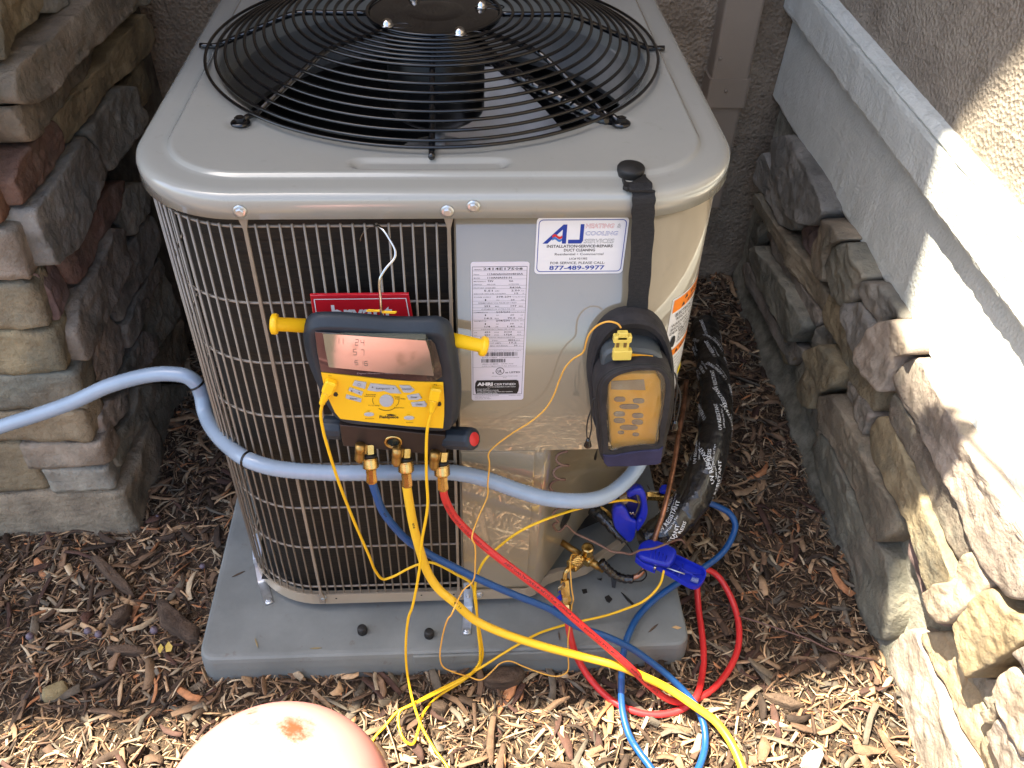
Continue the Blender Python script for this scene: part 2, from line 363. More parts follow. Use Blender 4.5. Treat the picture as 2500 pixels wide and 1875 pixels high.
SHINGLE = mat('roof_shingle', (0.05, 0.045, 0.04), (0.12, 0.10, 0.09), 0.9, scale=20, bump=0.8, bscale=80)
SOFFIT = mat('soffit_paint', (0.42, 0.38, 0.32), (0.46, 0.42, 0.36), 0.7, scale=6)

# ------------------------------------------------------------ ground
G = -0.10
mb = MB(); nx, ny = 120, 110
def ghz(x, y): return G + 0.013*noise.noise(Vector((x*5, y*5, 3)))+0.006*noise.noise(Vector((x*14, y*14, 8)))
xs = [-1.6+3.2*i/nx for i in range(nx+1)]; ys = [-1.5+2.5*i/ny for i in range(ny+1)]
xs = [-60, -20, -6, -3]+xs+[3, 6, 20, 60]; ys = [-60, -20, -7, -3.2, -2]+ys+[2, 5, 20, 60]
V = [(x, y, ghz(x, y) if -1.7 < x < 1.7 and -1.6 < y < 1.1 else G-0.004) for y in ys for x in xs]; W_ = len(xs)
F = [(j*W_+i, j*W_+i+1, (j+1)*W_+i+1, (j+1)*W_+i) for j in range(len(ys)-1) for i in range(W_-1)]
mb.add(V, F); ground = structure(build('ground', mb, MULCH))

# ------------------------------------------------------------ walls of the house
def wallbox(name, lo, hi, m, label, cat='wall'):
    mb = MB(); box(mb, lo, hi); o = build(name, mb, m); tag(o, label, cat); return o
BY = 0.80
wallbox('stucco_wall', (-2.6, BY, -0.12), (2.6, BY+0.2, 4.99), STUCCO, 'brown rough stucco wall behind the air conditioner', 'wall')
RX = 0.850
o = wallbox('stucco_wall', (RX, -2.0, 0.70), (RX+0.16, BY, 4.99), STUCCO2, 'beige stucco wall above the white ledge on the right', 'wall')
# unseen roof eave added above the corner, outline shaped from the wanted shade edges
def to_eave(x, y, z, h=5.0): k = h-z; return (x+SUN.x/SUN.z*k, y+SUN.y/SUN.z*k)
roof = thing('shade_eave', 'unseen added roof eave shaped to shade the corner with the air conditioner', 'roof', (0, 0.8, 5.0))
EV = [to_eave(-3.5, -.56, G), to_eave(.45, -.555, G), to_eave(.77, -.50, G), to_eave(.83, -.40, .0), to_eave(.84, -.37, .17), to_eave(.84, -.17, .24), to_eave(.84, -.10, .40), to_eave(.83, -.07, .6), to_eave(.83, .0, .76)]
ea = EV[-1]; eb = to_eave(.85, -.14, .96); dx_, dy_ = eb[0]-ea[0], eb[1]-ea[1]
EV += [eb, (ea[0]+dx_*9, ea[1]+dy_*9), (6, -1.2), (6, 4.0), (-6, 4.0), (-6, EV[0][1])]
mb = MB(); slab(mb, [(x, y, 5.0) for x, y in EV], (0, 0, 1), 0.03); build('shade_soffit', mb, SOFFIT, roof)
mb = MB(); slab(mb, [(x, y, 5.032) for x, y in EV], (0, 0, 1), 0.10); build('shade_shingles', mb, SHINGLE, roof)

# ------------------------------------------------------------ stones
def hn(p, s, k=0): return noise.noise(Vector((p[0]*s+k, p[1]*s+k*1.7, p[2]*s-k)))
def disp(p, seed, a=0.006):
    n1 = Vector((hn(p, 11, seed), hn(p, 11, seed+31), hn(p, 11, seed+77)))
    n2 = Vector((hn(p, 34, seed+5), hn(p, 34, seed+51), hn(p, 34, seed+97)))
    n3 = abs(hn(p, 20, seed+13))
    return p + n1*a*1.6 + n2*a*0.55
def stone_poly(parent, poly, nrm, seed, m, prot=0.0, depth=0.055, rough=1.0):
    nrm = Vector(nrm); pts = spline([Vector(p) for p in poly], 4, True); NR = 72; pts = resample(pts, NR)
    # keep corners readable: mix with the straight outline
    st = resample(poly, NR); pts = [a.lerp(b, .92) for a, b in zip(pts, st)]
    # light smoothing
    for _ in range(1): pts = [(pts[i-1]+pts[i]*2+pts[(i+1) % NR])/4 for i in range(NR)]
    c = sum(pts, Vector())/NR
    dist = min((p-c).length for p in pts); rr = min(0.012, dist*.4)
    tilt = Vector((random.uniform(-1, 1), random.uniform(-1, 1), random.uniform(-1, 1)))*0.10*rough
    def ins(d, h):
        out = []
        for p in pts:
            L = (p-c).length; q = c+(p-c)*max(0.0, (L-d)/L)
            out.append(q+nrm*h)
        return out
    rings = [ins(-0.001, -depth), ins(0.0008, -0.018), ins(0.0012, -0.008), ins(0.0025, -0.0022), ins(0.006, 0.0)]
    V = []
    for R_ in rings: V += R_
    for s in (0.92, 0.82, 0.73, 0.64, 0.55, 0.46, 0.37, 0.28, 0.19, 0.10): V += [c+(p-c)*s for p in ins(0.006, 0.0)]
    V.append(c.copy()); n = NR; F = []
    for l in range(14):
        for i in range(n): F.append((l*n+i, l*n+(i+1) % n, (l+1)*n+(i+1) % n, (l+1)*n+i))
    for i in range(n): F.append((14*n+i, 14*n+(i+1) % n, 15*n))
    # orientation
    a = Vector()
    for i in range(n): a += (pts[i]-c).cross(pts[(i+1) % n]-c)
    if a.dot(nrm) < 0: F = [f[::-1] for f in F]
    W2 = []
    for k, p in enumerate(V):
        q = p.copy()
        if k >= n:
            h = hn(p, 12, seed)*0.007*rough + abs(hn(p, 26, seed+9))*0.007*rough - abs(hn(p, 8, seed+40))*0.006*rough + hn(p, 60, seed+2)*0.0030*rough
            cell = noise.cell(Vector((p.x*19+seed, p.y*19, p.z*26)))
            q += nrm*(h*(1.0 if k >= 3*n else .35) + prot + (p-c).dot(tilt))
            q = disp(q, seed, 0.0024*rough)
        W2.append(q)
    mb = MB(); mb.add(W2, F, True)
    return build('stone', mb, m, parent)
def stone_box(parent, lo, hi, seed, m, r=0.006, amp=0.0055, taper=0.0):
    lo = Vector(lo); hi = Vector(hi); c = (lo+hi)/2; h = (hi-lo)/2
    n = [max(4, min(34, int((hi[i]-lo[i])/0.011))) for i in range(3)]
    V = {}; vl = []; F = []
    def vid(i, j, k):
        key = (i, j, k)
        if key not in V:
            p = Vector((lo[0]+(hi[0]-lo[0])*i/n[0], lo[1]+(hi[1]-lo[1])*j/n[1], lo[2]+(hi[2]-lo[2])*k/n[2]))
            q = p.copy(); inner = Vector([max(lo[a]+r, min(hi[a]-r, p[a])) for a in range(3)])
            d = p-inner
            if d.length > r: q = inner+d.normalized()*r
            q.z += taper*(q.y-lo[1])
            q += Vector((hn(p, 12, seed), hn(p, 12, seed+20), hn(p, 12, seed+40)*.6))*amp*1.7
            q += Vector((abs(hn(p, 30, seed+3)), abs(hn(p, 30, seed+23)), hn(p, 35, seed+43)))*amp*.9*Vector((1 if d.x > 0 else -1, 1 if d.y > 0 else -1, 1)).x + Vector((hn(p, 70, seed), hn(p, 70, seed+9), hn(p, 70, seed+5)))*amp*.3
            V[key] = len(vl); vl.append(q)
        return V[key]
    for a in range(3):
        b, e = (a+1) % 3, (a+2) % 3
        for s in (0, n[a]):
            for i in range(n[b]):
                for j in range(n[e]):
                    def g(x, y):
                        q = [0, 0, 0]; q[a] = s; q[b] = x; q[e] = y; return vid(*q)
                    f = (g(i, j), g(i+1, j), g(i+1, j+1), g(i, j+1))
                    F.append(f if s else f[::-1])
    mb = MB(); mb.add(vl, F, True)
    return build('stone', mb, m, parent)
SM = {'t': STONE_T, 'g': STONE_G, 'r': STONE_R, 'c': STONE_C}
# left: corner pier of stacked ledge stone
pier = thing('stone_pier', 'stacked ledgestone corner pier left of the air conditioner', 'stone pier', (-0.9, 0.3, G))
mb = MB(); box(mb, (-1.6, -0.095, -0.14), (-0.715, BY-0.004, 2.30)); build('mortar', mb, MORTAR, pier)
LXS = -0.678
def LP(zf, pts):   # zoom index -> side plane
    ox, oy, k = {1: (0, 0, 3.16), 2: (0, 450, 3.16), 3: (0, 900, 3.16)}[zf]
    out = [P(ox+a/k, oy+b/k, x=LXS) for a, b in pts]
    for q in out: q.y = max(q.y, -0.10)
    return out
SIDE = [
 (1, 't', 0.01, [(-60, -40), (290, -40), (305, 60), (290, 120), (-60, 480)]),
 (1, 'g', 0.0, [(305, -30), (600, -30), (545, 25), (440, 110), (330, 100), (312, 60)]),
 (1, 't', 0.035, [(-40, 540), (300, 235), (560, 0), (620, -60), (960, -60), (870, 80), (700, 260), (500, 450), (330, 600), (180, 800), (-40, 810)]),
 (1, 't', 0.004, [(-40, 820), (180, 806), (330, 610), (500, 460), (700, 270), (800, 215), (880, 235), (760, 470), (550, 710), (365, 890), (160, 1100), (80, 1105)]),
 (1, 'g', 0.0, [(900, 60), (960, -50), (1150, -50), (1140, 30), (1060, 65), (890, 232), (830, 200)]),
 (1, 't', 0.008, [(375, 895), (555, 715), (765, 470), (925, 240), (1060, 90), (1150, 240), (1120, 420), (990, 545), (840, 675), (700, 890), (520, 1135), (440, 1010)]),
 (1, 'r', 0.012, [(-40, 1500), (80, 1200), (360, 910), (435, 1015), (480, 1130), (430, 1230), (300, 1420), (80, 1650), (-40, 1700)]),
 (1, 'g', 0.016, [(645, 1040), (670, 970), (860, 670), (985, 655), (1005, 800), (1050, 850), (1040, 960), (910, 1180), (815, 1325), (740, 1175)]),
 (1, 't', -0.012, [(1000, 655), (1160, 440), (1200, 560), (1240, 700), (1180, 800), (1060, 930), (1052, 850), (1010, 790)]),
 (1, 'g', 0.018, [(80, 1670), (300, 1430), (480, 1190), (640, 1045), (740, 1180), (815, 1330), (750, 1450), (700, 1640), (560, 1900), (240, 2175), (110, 1990), (20, 1860)]),
 (2, 'r', 0.0, [(450, 560), (700, 240), (760, 110), (870, 15), (1000, -40), (985, 60), (900, 250), (760, 470), (745, 560), (575, 790), (520, 690)]),
 (2, 'r', -0.004, [(240, 780), (330, 700), (445, 565), (515, 690), (572, 795), (430, 1110), (370, 960), (290, 800)]),
 (2, 't', 0.016, [(470, 1180), (560, 880), (740, 560), (830, 335), (925, 345), (950, 480), (980, 560), (890, 830), (700, 1180), (590, 1410), (530, 1300)]),
 (2, 'g', -0.006, [(1010, -10), (1180, -20), (1195, 190), (1060, 400), (1010, 395), (905, 290)]),
 (2, 'g', -0.01, [(985, 570), (1065, 410), (1205, 225), (1262, 470), (1180, 700), (1090, 830), (950, 1085), (835, 950), (900, 840)]),
 (2, 't', -0.004, [(720, 1190), (832, 970), (948, 1100), (1010, 1290), (900, 1500), (800, 1515), (742, 1450), (762, 1300)]),
 (2, 'g', -0.008, [(955, 1092), (1095, 835), (1290, 545), (1330, 650), (1190, 890), (1120, 1110), (1020, 1282)]),
 (2, 't', 0.0, [(1022, 1295), (1130, 1122), (1222, 1170), (1235, 1280), (1110, 1440), (920, 1530), (905, 1510)]),
 (2, 'g', -0.014, [(1135, 1112), (1195, 895), (1335, 660), (1430, 1000), (1310, 1200), (1240, 1290), (1228, 1170)]),
 (2, 't', -0.02, [(1320, 1210), (1440, 1010), (1540, 1350), (1450, 1500), (1320, 1500), (1240, 1420), (1240, 1300)]),
 (3, 't', 0.0, [(740, 430), (840, 230), (1060, 120), (1000, 340), (800, 570), (730, 510)]),
 (3, 'g', 0.004, [(835, 600), (1005, 345), (1065, 130), (1255, 100), (1190, 300), (1050, 520), (905, 825), (840, 900), (800, 760)]),
 (3, 'g', -0.008, [(905, 835), (1055, 520), (1200, 290), (1265, 120), (1420, 120), (1450, 300), (1310, 620), (1150, 950), (1110, 1160), (990, 1190), (880, 1000)]),
 (3, 't', -0.02, [(1430, 120), (1540, 40), (1600, 220), (1470, 420), (1455, 300)]),
]
for i, (z, m, pr, pts) in enumerate(SIDE): stone_poly(pier, LP(z, pts), (1, 0, 0), i*3.1+1, SM[m], pr)
def yend(u, v): return P(u, v, x=LXS).y
CORN = [  # corner stones: z0, z1, x left, x corner, y end of its side face, material
 (-0.13, 0.030, -1.35, -0.672, 0.10, 't'), (0.034, 0.104, -0.815, -0.690, yend(300, 1100), 'g'), (0.108, 0.176, -0.835, -0.676, -0.05, 'c'),
 (0.181, 0.262, -1.30, -0.684, yend(235, 1050), 't'), (0.266, 0.352, -0.93, -0.678, yend(235, 900), 'g'), (0.357, 0.452, -0.835, -0.682, yend(190, 850), 't'),
 (0.457, 0.551, -1.20, -0.684, yend(110, 760), 't'), (0.557, 0.655, -1.2, -0.680, yend(60, 660), 'c')]
for i, (z0, z1, xl, xc, ye, m) in enumerate(CORN): stone_box(pier, (xl, -0.132, z0), (xc, max(ye, -0.06), z1), i*5.7+200, SM[m])
stone_box(pier, (-1.25, -0.128, 0.036), (-0.822, -0.05, 0.172), 300, STONE_T)
stone_box(pier, (-1.35, -0.126, 0.272), (-0.937, -0.05, 0.348), 301, STONE_G)
stone_box(pier, (-1.35, -0.128, 0.36), (-0.842, -0.05, 0.448), 302, STONE_T)
z = 0.66; k = 0
while z < 2.15:
    h = random.uniform(0.07, 0.12); x = -0.69
    stone_box(pier, (x-random.uniform(.2, .45), -0.13, z), (x, -0.09 if z < 1.05 else random.uniform(.0, .2), z+h-0.005), 400+k, SM[random.choice('tgtr')])
    if z > 1.02:
        y = 0.21
        while y < 0.72:
            l = random.uniform(.14, .3); stone_box(pier, (-0.76, y, z), (-0.675+random.uniform(-.01, .01), min(y+l-.005, BY-.01), z+h-0.005), 500+k, SM[random.choice('tgtr')]); y += l; k += 1
    z += h; k += 1

# right: ledgestone base wall with mortar
RWX = 0.822
rw = thing('stone_wall', 'ledgestone base wall right of the air conditioner under the white ledge', 'stone wall', (0.86, 0, G))
mb = MB(); n = 60
sec = [(0.885, 0.46), (0.872, 0.45), (0.866, 0.1), (0.860, -0.03), (0.838, -0.075), (0.822, -0.13), (1.0, -0.13), (1.0, 0.46)]
V = []
for i in range(n+1):
    y = BY-0.01-(BY+1.9)*i/n
    for j, (x, z) in enumerate(sec):
        q = Vector((x, y, z+.02*y if z > .4 else z)); a = 0.012 if 0 < j < 6 else 0
        V.append(q+Vector((hn(q, 9, 3)*a*1.5+hn(q, 30, 9)*a*.7, 0, hn(q, 12, 5)*a)))
F = [(i*8+j, i*8+(j+1) % 8, (i+1)*8+(j+1) % 8, (i+1)*8+j) for i in range(n) for j in range(8)]
mb.add(V, [f[::-1] for f in F]); build('mortar', mb, MORTAR2, rw)
def RP(zf, pts, x=RWX):
    oy = {2: 300, 3: 800, 4: 1275}[zf]
    return [P(1700+a/2.765, oy+b/2.765, x=x) for a, b in pts]
RS = [
 (2, 'g', 0.012, [(490, 100), (610, 75), (660, 130), (840, 400), (930, 590), (910, 620), (830, 705), (700, 670), (630, 630), (600, 520), (500, 290), (480, 180)]),
 (2, 'g', 0.002, [(405, 400), (430, 250), (490, 190), (520, 300), (600, 530), (640, 690), (615, 730), (550, 700), (470, 520)]),
 (2, 't', 0.0, [(415, 570), (430, 460), (550, 710), (620, 765), (690, 900), (760, 985), (840, 1130), (838, 1268), (790, 1270), (700, 1130), (600, 960), (500, 750)]),
 (2, 'r', -0.022, [(625, 735), (700, 680), (820, 715), (770, 850), (740, 960), (690, 890)]),
 (2, 't', 0.012, [(755, 860), (830, 725), (880, 630), (1000, 700), (1060, 785), (945, 835), (890, 950), (880, 1080), (830, 1070), (780, 985)]),
 (2, 'g', 0.014, [(885, 960), (950, 835), (1070, 800), (1190, 1040), (1115, 1115), (1100, 1190), (1000, 1250), (935, 1170)]),
 (2, 'g', 0.004, [(1115, 1125), (1150, 1060), (1240, 1080), (1390, 1312), (1280, 1330), (1230, 1400), (1140, 1230)]),
 (2, 'g', 0.012, [(990, 1260), (1020, 1205), (1125, 1200), (1225, 1400), (1130, 1590), (1060, 1500)]),
 (2, 't', -0.004, [(822, 1265), (900, 1110), (950, 1180), (995, 1330), (1060, 1505), (1200, 1710), (1180, 1965), (1095, 1860), (1000, 1700), (930, 1480), (850, 1370)]),
 (2, 'g', -0.02, [(340, 660), (440, 660), (445, 720), (370, 830), (340, 915), (290, 950), (270, 870)]),
 (2, 't', -0.014, [(425, 745), (470, 730), (600, 965), (790, 1280), (820, 1330), (775, 1390), (700, 1250), (600, 1090), (490, 920)]),
 (2, 'g', 0.008, [(345, 870), (412, 822), (500, 945), (640, 1120), (750, 1350), (735, 1405), (640, 1490), (600, 1450), (500, 1260), (400, 1060)]),
 (2, 't', -0.004, [(300, 960), (340, 930), (400, 1080), (500, 1290), (600, 1465), (705, 1530), (710, 1560), (605, 1650), (540, 1500), (420, 1280), (312, 1060)]),
 (2, 'g', -0.012, [(715, 1560), (735, 1480), (765, 1375), (825, 1335), (900, 1485), (790, 1530), (740, 1700), (720, 1640)]),
 (3, 'c', 0.022, [(1160, 130), (1230, 20), (1295, -45), (1395, -60), (1500, 130), (1500, 175), (1385, 195), (1335, 350), (1300, 450), (1200, 330), (1155, 240)]),
 (3, 't', 0.018, [(790, 150), (895, 108), (960, 200), (1012, 290), (970, 400), (850, 450), (815, 560), (750, 530), (740, 400), (785, 280)]),
 (3, 't', 0.01, [(840, 480), (870, 450), (955, 440), (1040, 620), (1130, 770), (1210, 960), (1320, 1140), (1392, 1290), (1365, 1400), (1230, 1452), (1200, 1400), (1050, 1060), (950, 850), (840, 650)]),
 (3, 't', -0.008, [(965, 430), (1010, 320), (1150, 540), (1180, 600), (1110, 735), (1030, 600)]),
 (3, 't', 0.004, [(1135, 760), (1150, 650), (1210, 592), (1308, 600), (1380, 780), (1460, 970), (1560, 1160), (1640, 1380), (1740, 1600), (1790, 1700), (1620, 1950), (1560, 1660), (1450, 1360), (1300, 1110), (1230, 965), (1150, 860)]),
 (3, 't', -0.002, [(1308, 490), (1340, 430), (1500, 690), (1580, 840), (1700, 1090), (1860, 1445), (1850, 1530), (1780, 1610), (1640, 1390), (1540, 1140), (1440, 900), (1320, 640)]),
 (3, 'c', 0.006, [(1335, 350), (1420, 210), (1505, 185), (1700, 530), (1960, 935), (2260, 1390), (2420, 1700), (2300, 1850), (2120, 1850), (2000, 1670), (1870, 1445), (1700, 1065), (1560, 795), (1480, 620), (1390, 470)]),
 (3, 'g', 0.0, [(775, 800), (850, 695), (950, 865), (1050, 1090), (1200, 1415), (1290, 1560), (1310, 1950), (1260, 2130), (1180, 2100), (1090, 1900), (1000, 1600), (900, 1260), (830, 1050)]),
 (3, 'g', -0.02, [(600, 275), (700, 190), (740, 300), (745, 520), (830, 590), (765, 760), (700, 660), (640, 440)]),
 (3, 't', -0.01, [(560, -40), (610, 70), (700, 175), (600, 265), (560, 250), (500, 90)]),
 (4, 'r', -0.012, [(1352, 150), (1400, 20), (1480, 140), (1560, 310), (1610, 480), (1665, 670), (1640, 720), (1520, 600), (1450, 430), (1370, 250)]),
 (4, 'c', 0.02, [(1620, 480), (1700, 400), (1800, 380), (1850, 200), (1905, 180), (2000, 405), (1880, 600), (1790, 695), (1700, 685), (1640, 620)]),
 (4, 'c', 0.014, [(1785, 700), (1900, 520), (2010, 430), (2130, 605), (2230, 620), (2300, 760), (2050, 960), (1885, 1062), (1840, 950)]),
 (4, 'c', 0.0, [(1245, 890), (1310, 790), (1400, 705), (1480, 740), (1560, 1000), (1680, 1280), (1900, 1740), (1700, 1900), (1520, 1700), (1400, 1360), (1300, 1090)]),
 (4, 'c', -0.016, [(1490, 740), (1650, 740), (1720, 940), (1890, 1310), (2000, 1500), (2010, 1800), (1900, 1720), (1690, 1270), (1570, 990)]),
 (4, 'c', 0.012, [(2020, 1130), (2075, 1020), (2150, 965), (2300, 1100), (2330, 1560), (2240, 1590), (2130, 1395), (2060, 1240)]),
 (4, 't', 0.0, [(1905, 1292), (2045, 1195), (2055, 1245), (2050, 1290), (1975, 1385), (1930, 1370)]),
 (4, 'c', 0.004, [(1955, 1410), (2055, 1300), (2130, 1410), (2250, 1620), (2300, 1860), (2130, 1860), (2040, 1620)]),
 (4, 't', -0.022, [(1715, 945), (1790, 870), (1865, 1060), (2010, 1100), (2000, 1190), (1895, 1290), (1800, 1130)]),
 (4, 'c', 0.010, [(2150, 880), (2310, 780), (2500, 1020), (2420, 1100), (2290, 1060)]),
]
for i, (z, m, pr, pts) in enumerate(RS): stone_poly(rw, RP(z, pts), (-1, 0, 0), i*2.3+50, SM[m], pr)
for k in range(26):   # the wall goes on past the picture's edge
    r_ = k // 5; y1 = -0.74-(k % 5)*0.24-(r_ % 2)*0.09; z0 = -0.11+r_*0.095
    stone_box(rw, (0.835, y1-0.235, z0), (0.872, y1, z0+0.09), 700+k, SM['tctg'[k % 4]])

# white painted ledge
led = thing('ledge_trim', 'white painted two-step ledge between the stone base and beige stucco', 'trim', (0.87, 0, 0.45))
def board(name, sec, seed, amp):
    mb = MB(); n = 150; m_ = len(sec); V = []
    for i in range(n+1):
        y = BY-0.004-(BY+1.6)*i/n
        for j, (x, z, e) in enumerate(sec):
            q = Vector((x, y, z+.022*y)); a = amp*e
            V.append(q+Vector((hn(q, 24, seed)*a+hn(q, 90, seed+4)*a*.9, 0, hn(q, 24, seed+8)*a+hn(q, 95, seed+12)*a*1.2)))
    F = [(i*m_+j, i*m_+(j+1) % m_, (i+1)*m_+(j+1) % m_, (i+1)*m_+j)[::-1] for i in range(n) for j in range(m_)]
    F.append(tuple(range(m_))[::-1]); F.append(tuple(n*m_+j for j in range(m_)))
    mb.add(V, F, False); return build(name, mb, TRIM, led)
board('lower_board', [(0.89, 0.45, 0), (0.848, 0.447, 1), (0.843, 0.455, 1), (0.847, 0.60, .4), (0.849, 0.668, .3), (0.89, 0.674, 0)], 3, 0.0022)
board('upper_board', [(0.89, 0.676, 0), (0.823, 0.670, 1.2), (0.819, 0.678, 1), (0.819, 0.75, .3), (0.821, 0.757, .6), (0.838, 0.7575, .3), (0.89, 0.7575, 0)], 9, 0.0022)
board('ledge_cap', [(0.89, 0.7590, 0), (0.826, 0.7590, .3), (0.8245, 0.763, .8), (0.832, 0.770, .8), (0.8385, 0.773, 1), (0.856, 0.777, 0)], 19, 0.0022)

# downspout
ds = thing('downspout', 'taupe square metal downspout on the brown stucco', 'downspout', (0.70, 0.77, 0.3))
def dsb(name, x0, x1, y0, z0, z1, r=0.008):
    mb = MB(); sec = [(x0, BY+.002), (x0, y0+r), (x0+r*.3, y0+r*.3), (x0+r, y0), (x1-r, y0), (x1-r*.3, y0+r*.3), (x1, y0+r), (x1, BY+.002)]
    V = [(x, y, z0) for x, y in sec]+[(x, y, z1) for x, y in sec]; m_ = len(sec)
    mb.add(V, [(j, j+1, m_+j+1, m_+j) for j in range(m_-1)]+[tuple(range(m_))[::-1], tuple(m_+j for j in range(m_))], False); return build(name, mb, TAUPE, ds)
dsb('upper_pipe', 0.657, 0.752, 0.742, 0.535, 4.98)
dsb('coupling', 0.652, 0.757, 0.737, 0.465, 0.538)
dsb('lower_pipe', 0.667, 0.75, 0.746, 0.17, 0.466)
for (u, v) in ((1759, 143), (1772, 222)):
    mb = MB(); c = P(u, v, y=0.7415 if v < 180 else 0.7365); lathe(mb, c, (0, -1, 0), [(0, .005), (.002, .0045), (.004, .0025)], 8); build('screw', mb, TAUPE, ds)
# ------------------------------------------------------------ mulch
def chips():
    N = 74000
    x = np.random.uniform(-1.45, 1.0, N); y = np.random.uniform(-1.35, 0.80, N)
    keep = ~((x > -0.455) & (x < 0.445) & (y > -0.478)) & ~((x < -0.70) & (y > -0.12)) & (x < 0.84)
    x = x[keep]; y = y[keep]; N = len(x)
    big = np.random.rand(N)
    Ln = np.where(big < .66, np.random.uniform(.010, .034, N), np.where(big < .955, np.random.uniform(.018, .055, N), np.random.uniform(.03, .085, N)))
    Wd = np.where(big < .66, np.random.uniform(.0010, .0030, N), np.where(big < .955, np.random.uniform(.003, .0075, N), np.random.uniform(.007, .018, N)))
    Th = Wd*np.where(big < .955, np.random.uniform(.15, .5, N), np.random.uniform(.12, .3, N))
    a = np.random.uniform(0, 2*np.pi, N); tilt = np.random.normal(0, .20, N); roll = np.random.normal(0, .5, N)
    gz = np.array([ghz(p, q) for p, q in zip(x, y)])
    z = gz+np.random.uniform(.0, .013, N)+np.where(big > .955, .004, 0)
    d = np.stack([np.cos(a)*np.cos(tilt), np.sin(a)*np.cos(tilt), np.sin(tilt)], 1)
    s = np.stack([-np.sin(a), np.cos(a), np.zeros(N)], 1); u = np.cross(d, s)
    s2 = s*np.cos(roll)[:, None]+u*np.sin(roll)[:, None]; u2 = np.cross(d, s2)
    c = np.stack([x, y, z], 1)
    bend = np.random.normal(0, .12, N)*Ln
    e1 = np.where(big < .8, np.random.uniform(.02, .5, N), np.random.uniform(.4, 1, N)); e2 = np.where(big < .8, np.random.uniform(.02, .4, N), np.random.uniform(.4, 1, N))
    st = [(-1, e1, 1.0), (-.35, np.random.uniform(.8, 1.1, N), 0), (.35, np.random.uniform(.75, 1.1, N), 0), (1, e2, 1.0)]
    V = []
    for t, wsc, bb in st:
        ctr = c+d*(t*Ln/2)[:, None]+s2*(np.where(bb > 0, bend*.5, -bend*.2))[:, None]+u2*(np.where(bb > 0, -abs(bend)*.25, 0))[:, None]
        for q1, q2 in ((-1, -.4), (1, -.6), (.8, 1), (-.8, .8)):
            jit = 1+np.random.uniform(-.4, .35, N)
            V.append(ctr+s2*(q1*Wd/2*wsc*jit)[:, None]+u2*(q2*Th/2*np.clip(wsc, .3, 1))[:, None])
    V = np.stack(V, 1).reshape(-1, 3)
    q = []
    for l in range(3):
        for j in range(4): q.append((l*4+j, l*4+(j+1) % 4, (l+1)*4+(j+1) % 4, (l+1)*4+j))
    q += [(3, 2, 1, 0), (12, 13, 14, 15)]
    F = (np.array(q)[None]+np.arange(N)[:, None, None]*16).reshape(-1, 4)
    me = bpy.data.meshes.new('mulch'); me.vertices.add(len(V)); me.vertices.foreach_set('co', V.astype(np.float32).ravel())
    me.loops.add(F.size); me.loops.foreach_set('vertex_index', F.astype(np.int32).ravel())
    me.polygons.add(len(F)); me.polygons.foreach_set('loop_start', np.arange(0, F.size, 4, dtype=np.int32)); me.polygons.foreach_set('loop_total', np.full(len(F), 4, dtype=np.int32))
    me.update(calc_edges=True)
    pal = np.array([(.045, .028, .018), (.09, .055, .034), (.17, .105, .062), (.29, .19, .11), (.42, .28, .16), (.12, .10, .075), (.24, .19, .13), (.38, .17, .075), (.48, .38, .25), (.07, .035, .025)])
    pr = np.array([.12, .13, .17, .16, .10, .08, .11, .04, .06, .03]); pr /= pr.sum()
    ci = np.random.choice(len(pal), N, p=pr); ci = np.where((big > .955) & (np.random.rand(N) < .5), np.random.choice([0, 1, 5, 9, 2], N), ci)
    colr = pal[ci]*np.random.uniform(.8, 1.55, (N, 1))
    at = me.color_attributes.new('tint', 'FLOAT_COLOR', 'POINT')
    at.data.foreach_set('color', np.repeat(np.concatenate([colr, np.ones((N, 1))], 1), 16, 0).astype(np.float32).ravel())
    me.materials.append(CHIP)
    o = bpy.data.objects.new('mulch', me); COL.objects.link(o)
    o['kind'] = 'stuff'; o['label'] = 'brown shredded bark mulch with needles covering the ground'; o['category'] = 'mulch'
    return o
chips()
# a few pieces one can pick out of the mulch
def rnd_chunk(name, pts, h, seed, m, label, cat, group=None, zz=None):
    poly = [P(u, v, z=G+.012) for u, v in pts]; c = sum(poly, Vector())/len(poly); c.z = G+.006
    rs = resample(poly, 20); V = []; F = []
    for l, (s, hh) in enumerate(((1, -.01), (1.0, h*.45), (.86, h), (.5, h*1.1), (.2, h*1.05))):
        for p in rs:
            q = c+(p-c)*s; q.z = G+.012+hh; V.append(q+Vector((hn(q, 40, seed), hn(q, 40, seed+5), hn(q, 55, seed+9)))*.004)
    for l in range(4):
        for i in range(20): F.append((l*20+i, l*20+(i+1) % 20, (l+1)*20+(i+1) % 20, (l+1)*20+i))
    F.append(tuple(80+i for i in range(20)))
    a = Vector()
    for i in range(20): a += (rs[i]-c).cross(rs[(i+1) % 20]-c)
    if a.z < 0: F = [f[::-1] for f in F]
    mb = MB(); mb.add(V, F, True); o = build(name, mb, m, origin=c); tag(o, label, cat, group); return o
BARK = mat('bark', (0.045, 0.028, 0.018), (0.17, 0.11, 0.07), 0.9, scale=12, stretch=(1, 1, 5), bump=1.0, bscale=60, bdist=0.006, lo=0.35, hi=0.65, bump2=1, b2scale=140, b2dist=0.003)
BARKT = mat('bark_tan', (0.20, 0.15, 0.07), (0.34, 0.27, 0.14), 0.9, scale=12, bump=1.0, bscale=70, bdist=0.006)
ROCK = mat('pebble', (0.07, 0.065, 0.07), (0.15, 0.145, 0.15), 0.6, scale=30, bump=0.4, bscale=60)
k316 = lambda L: [(a/3.16, 1350+b/3.16) for a, b in L]
rnd_chunk('bark_piece', k316([(1210, 380), (1270, 370), (1540, 600), (1530, 690), (1450, 700), (1240, 570)]), .016, 1, BARK, 'largest dark bark slab beside the left edge of the grey pad', 'bark')
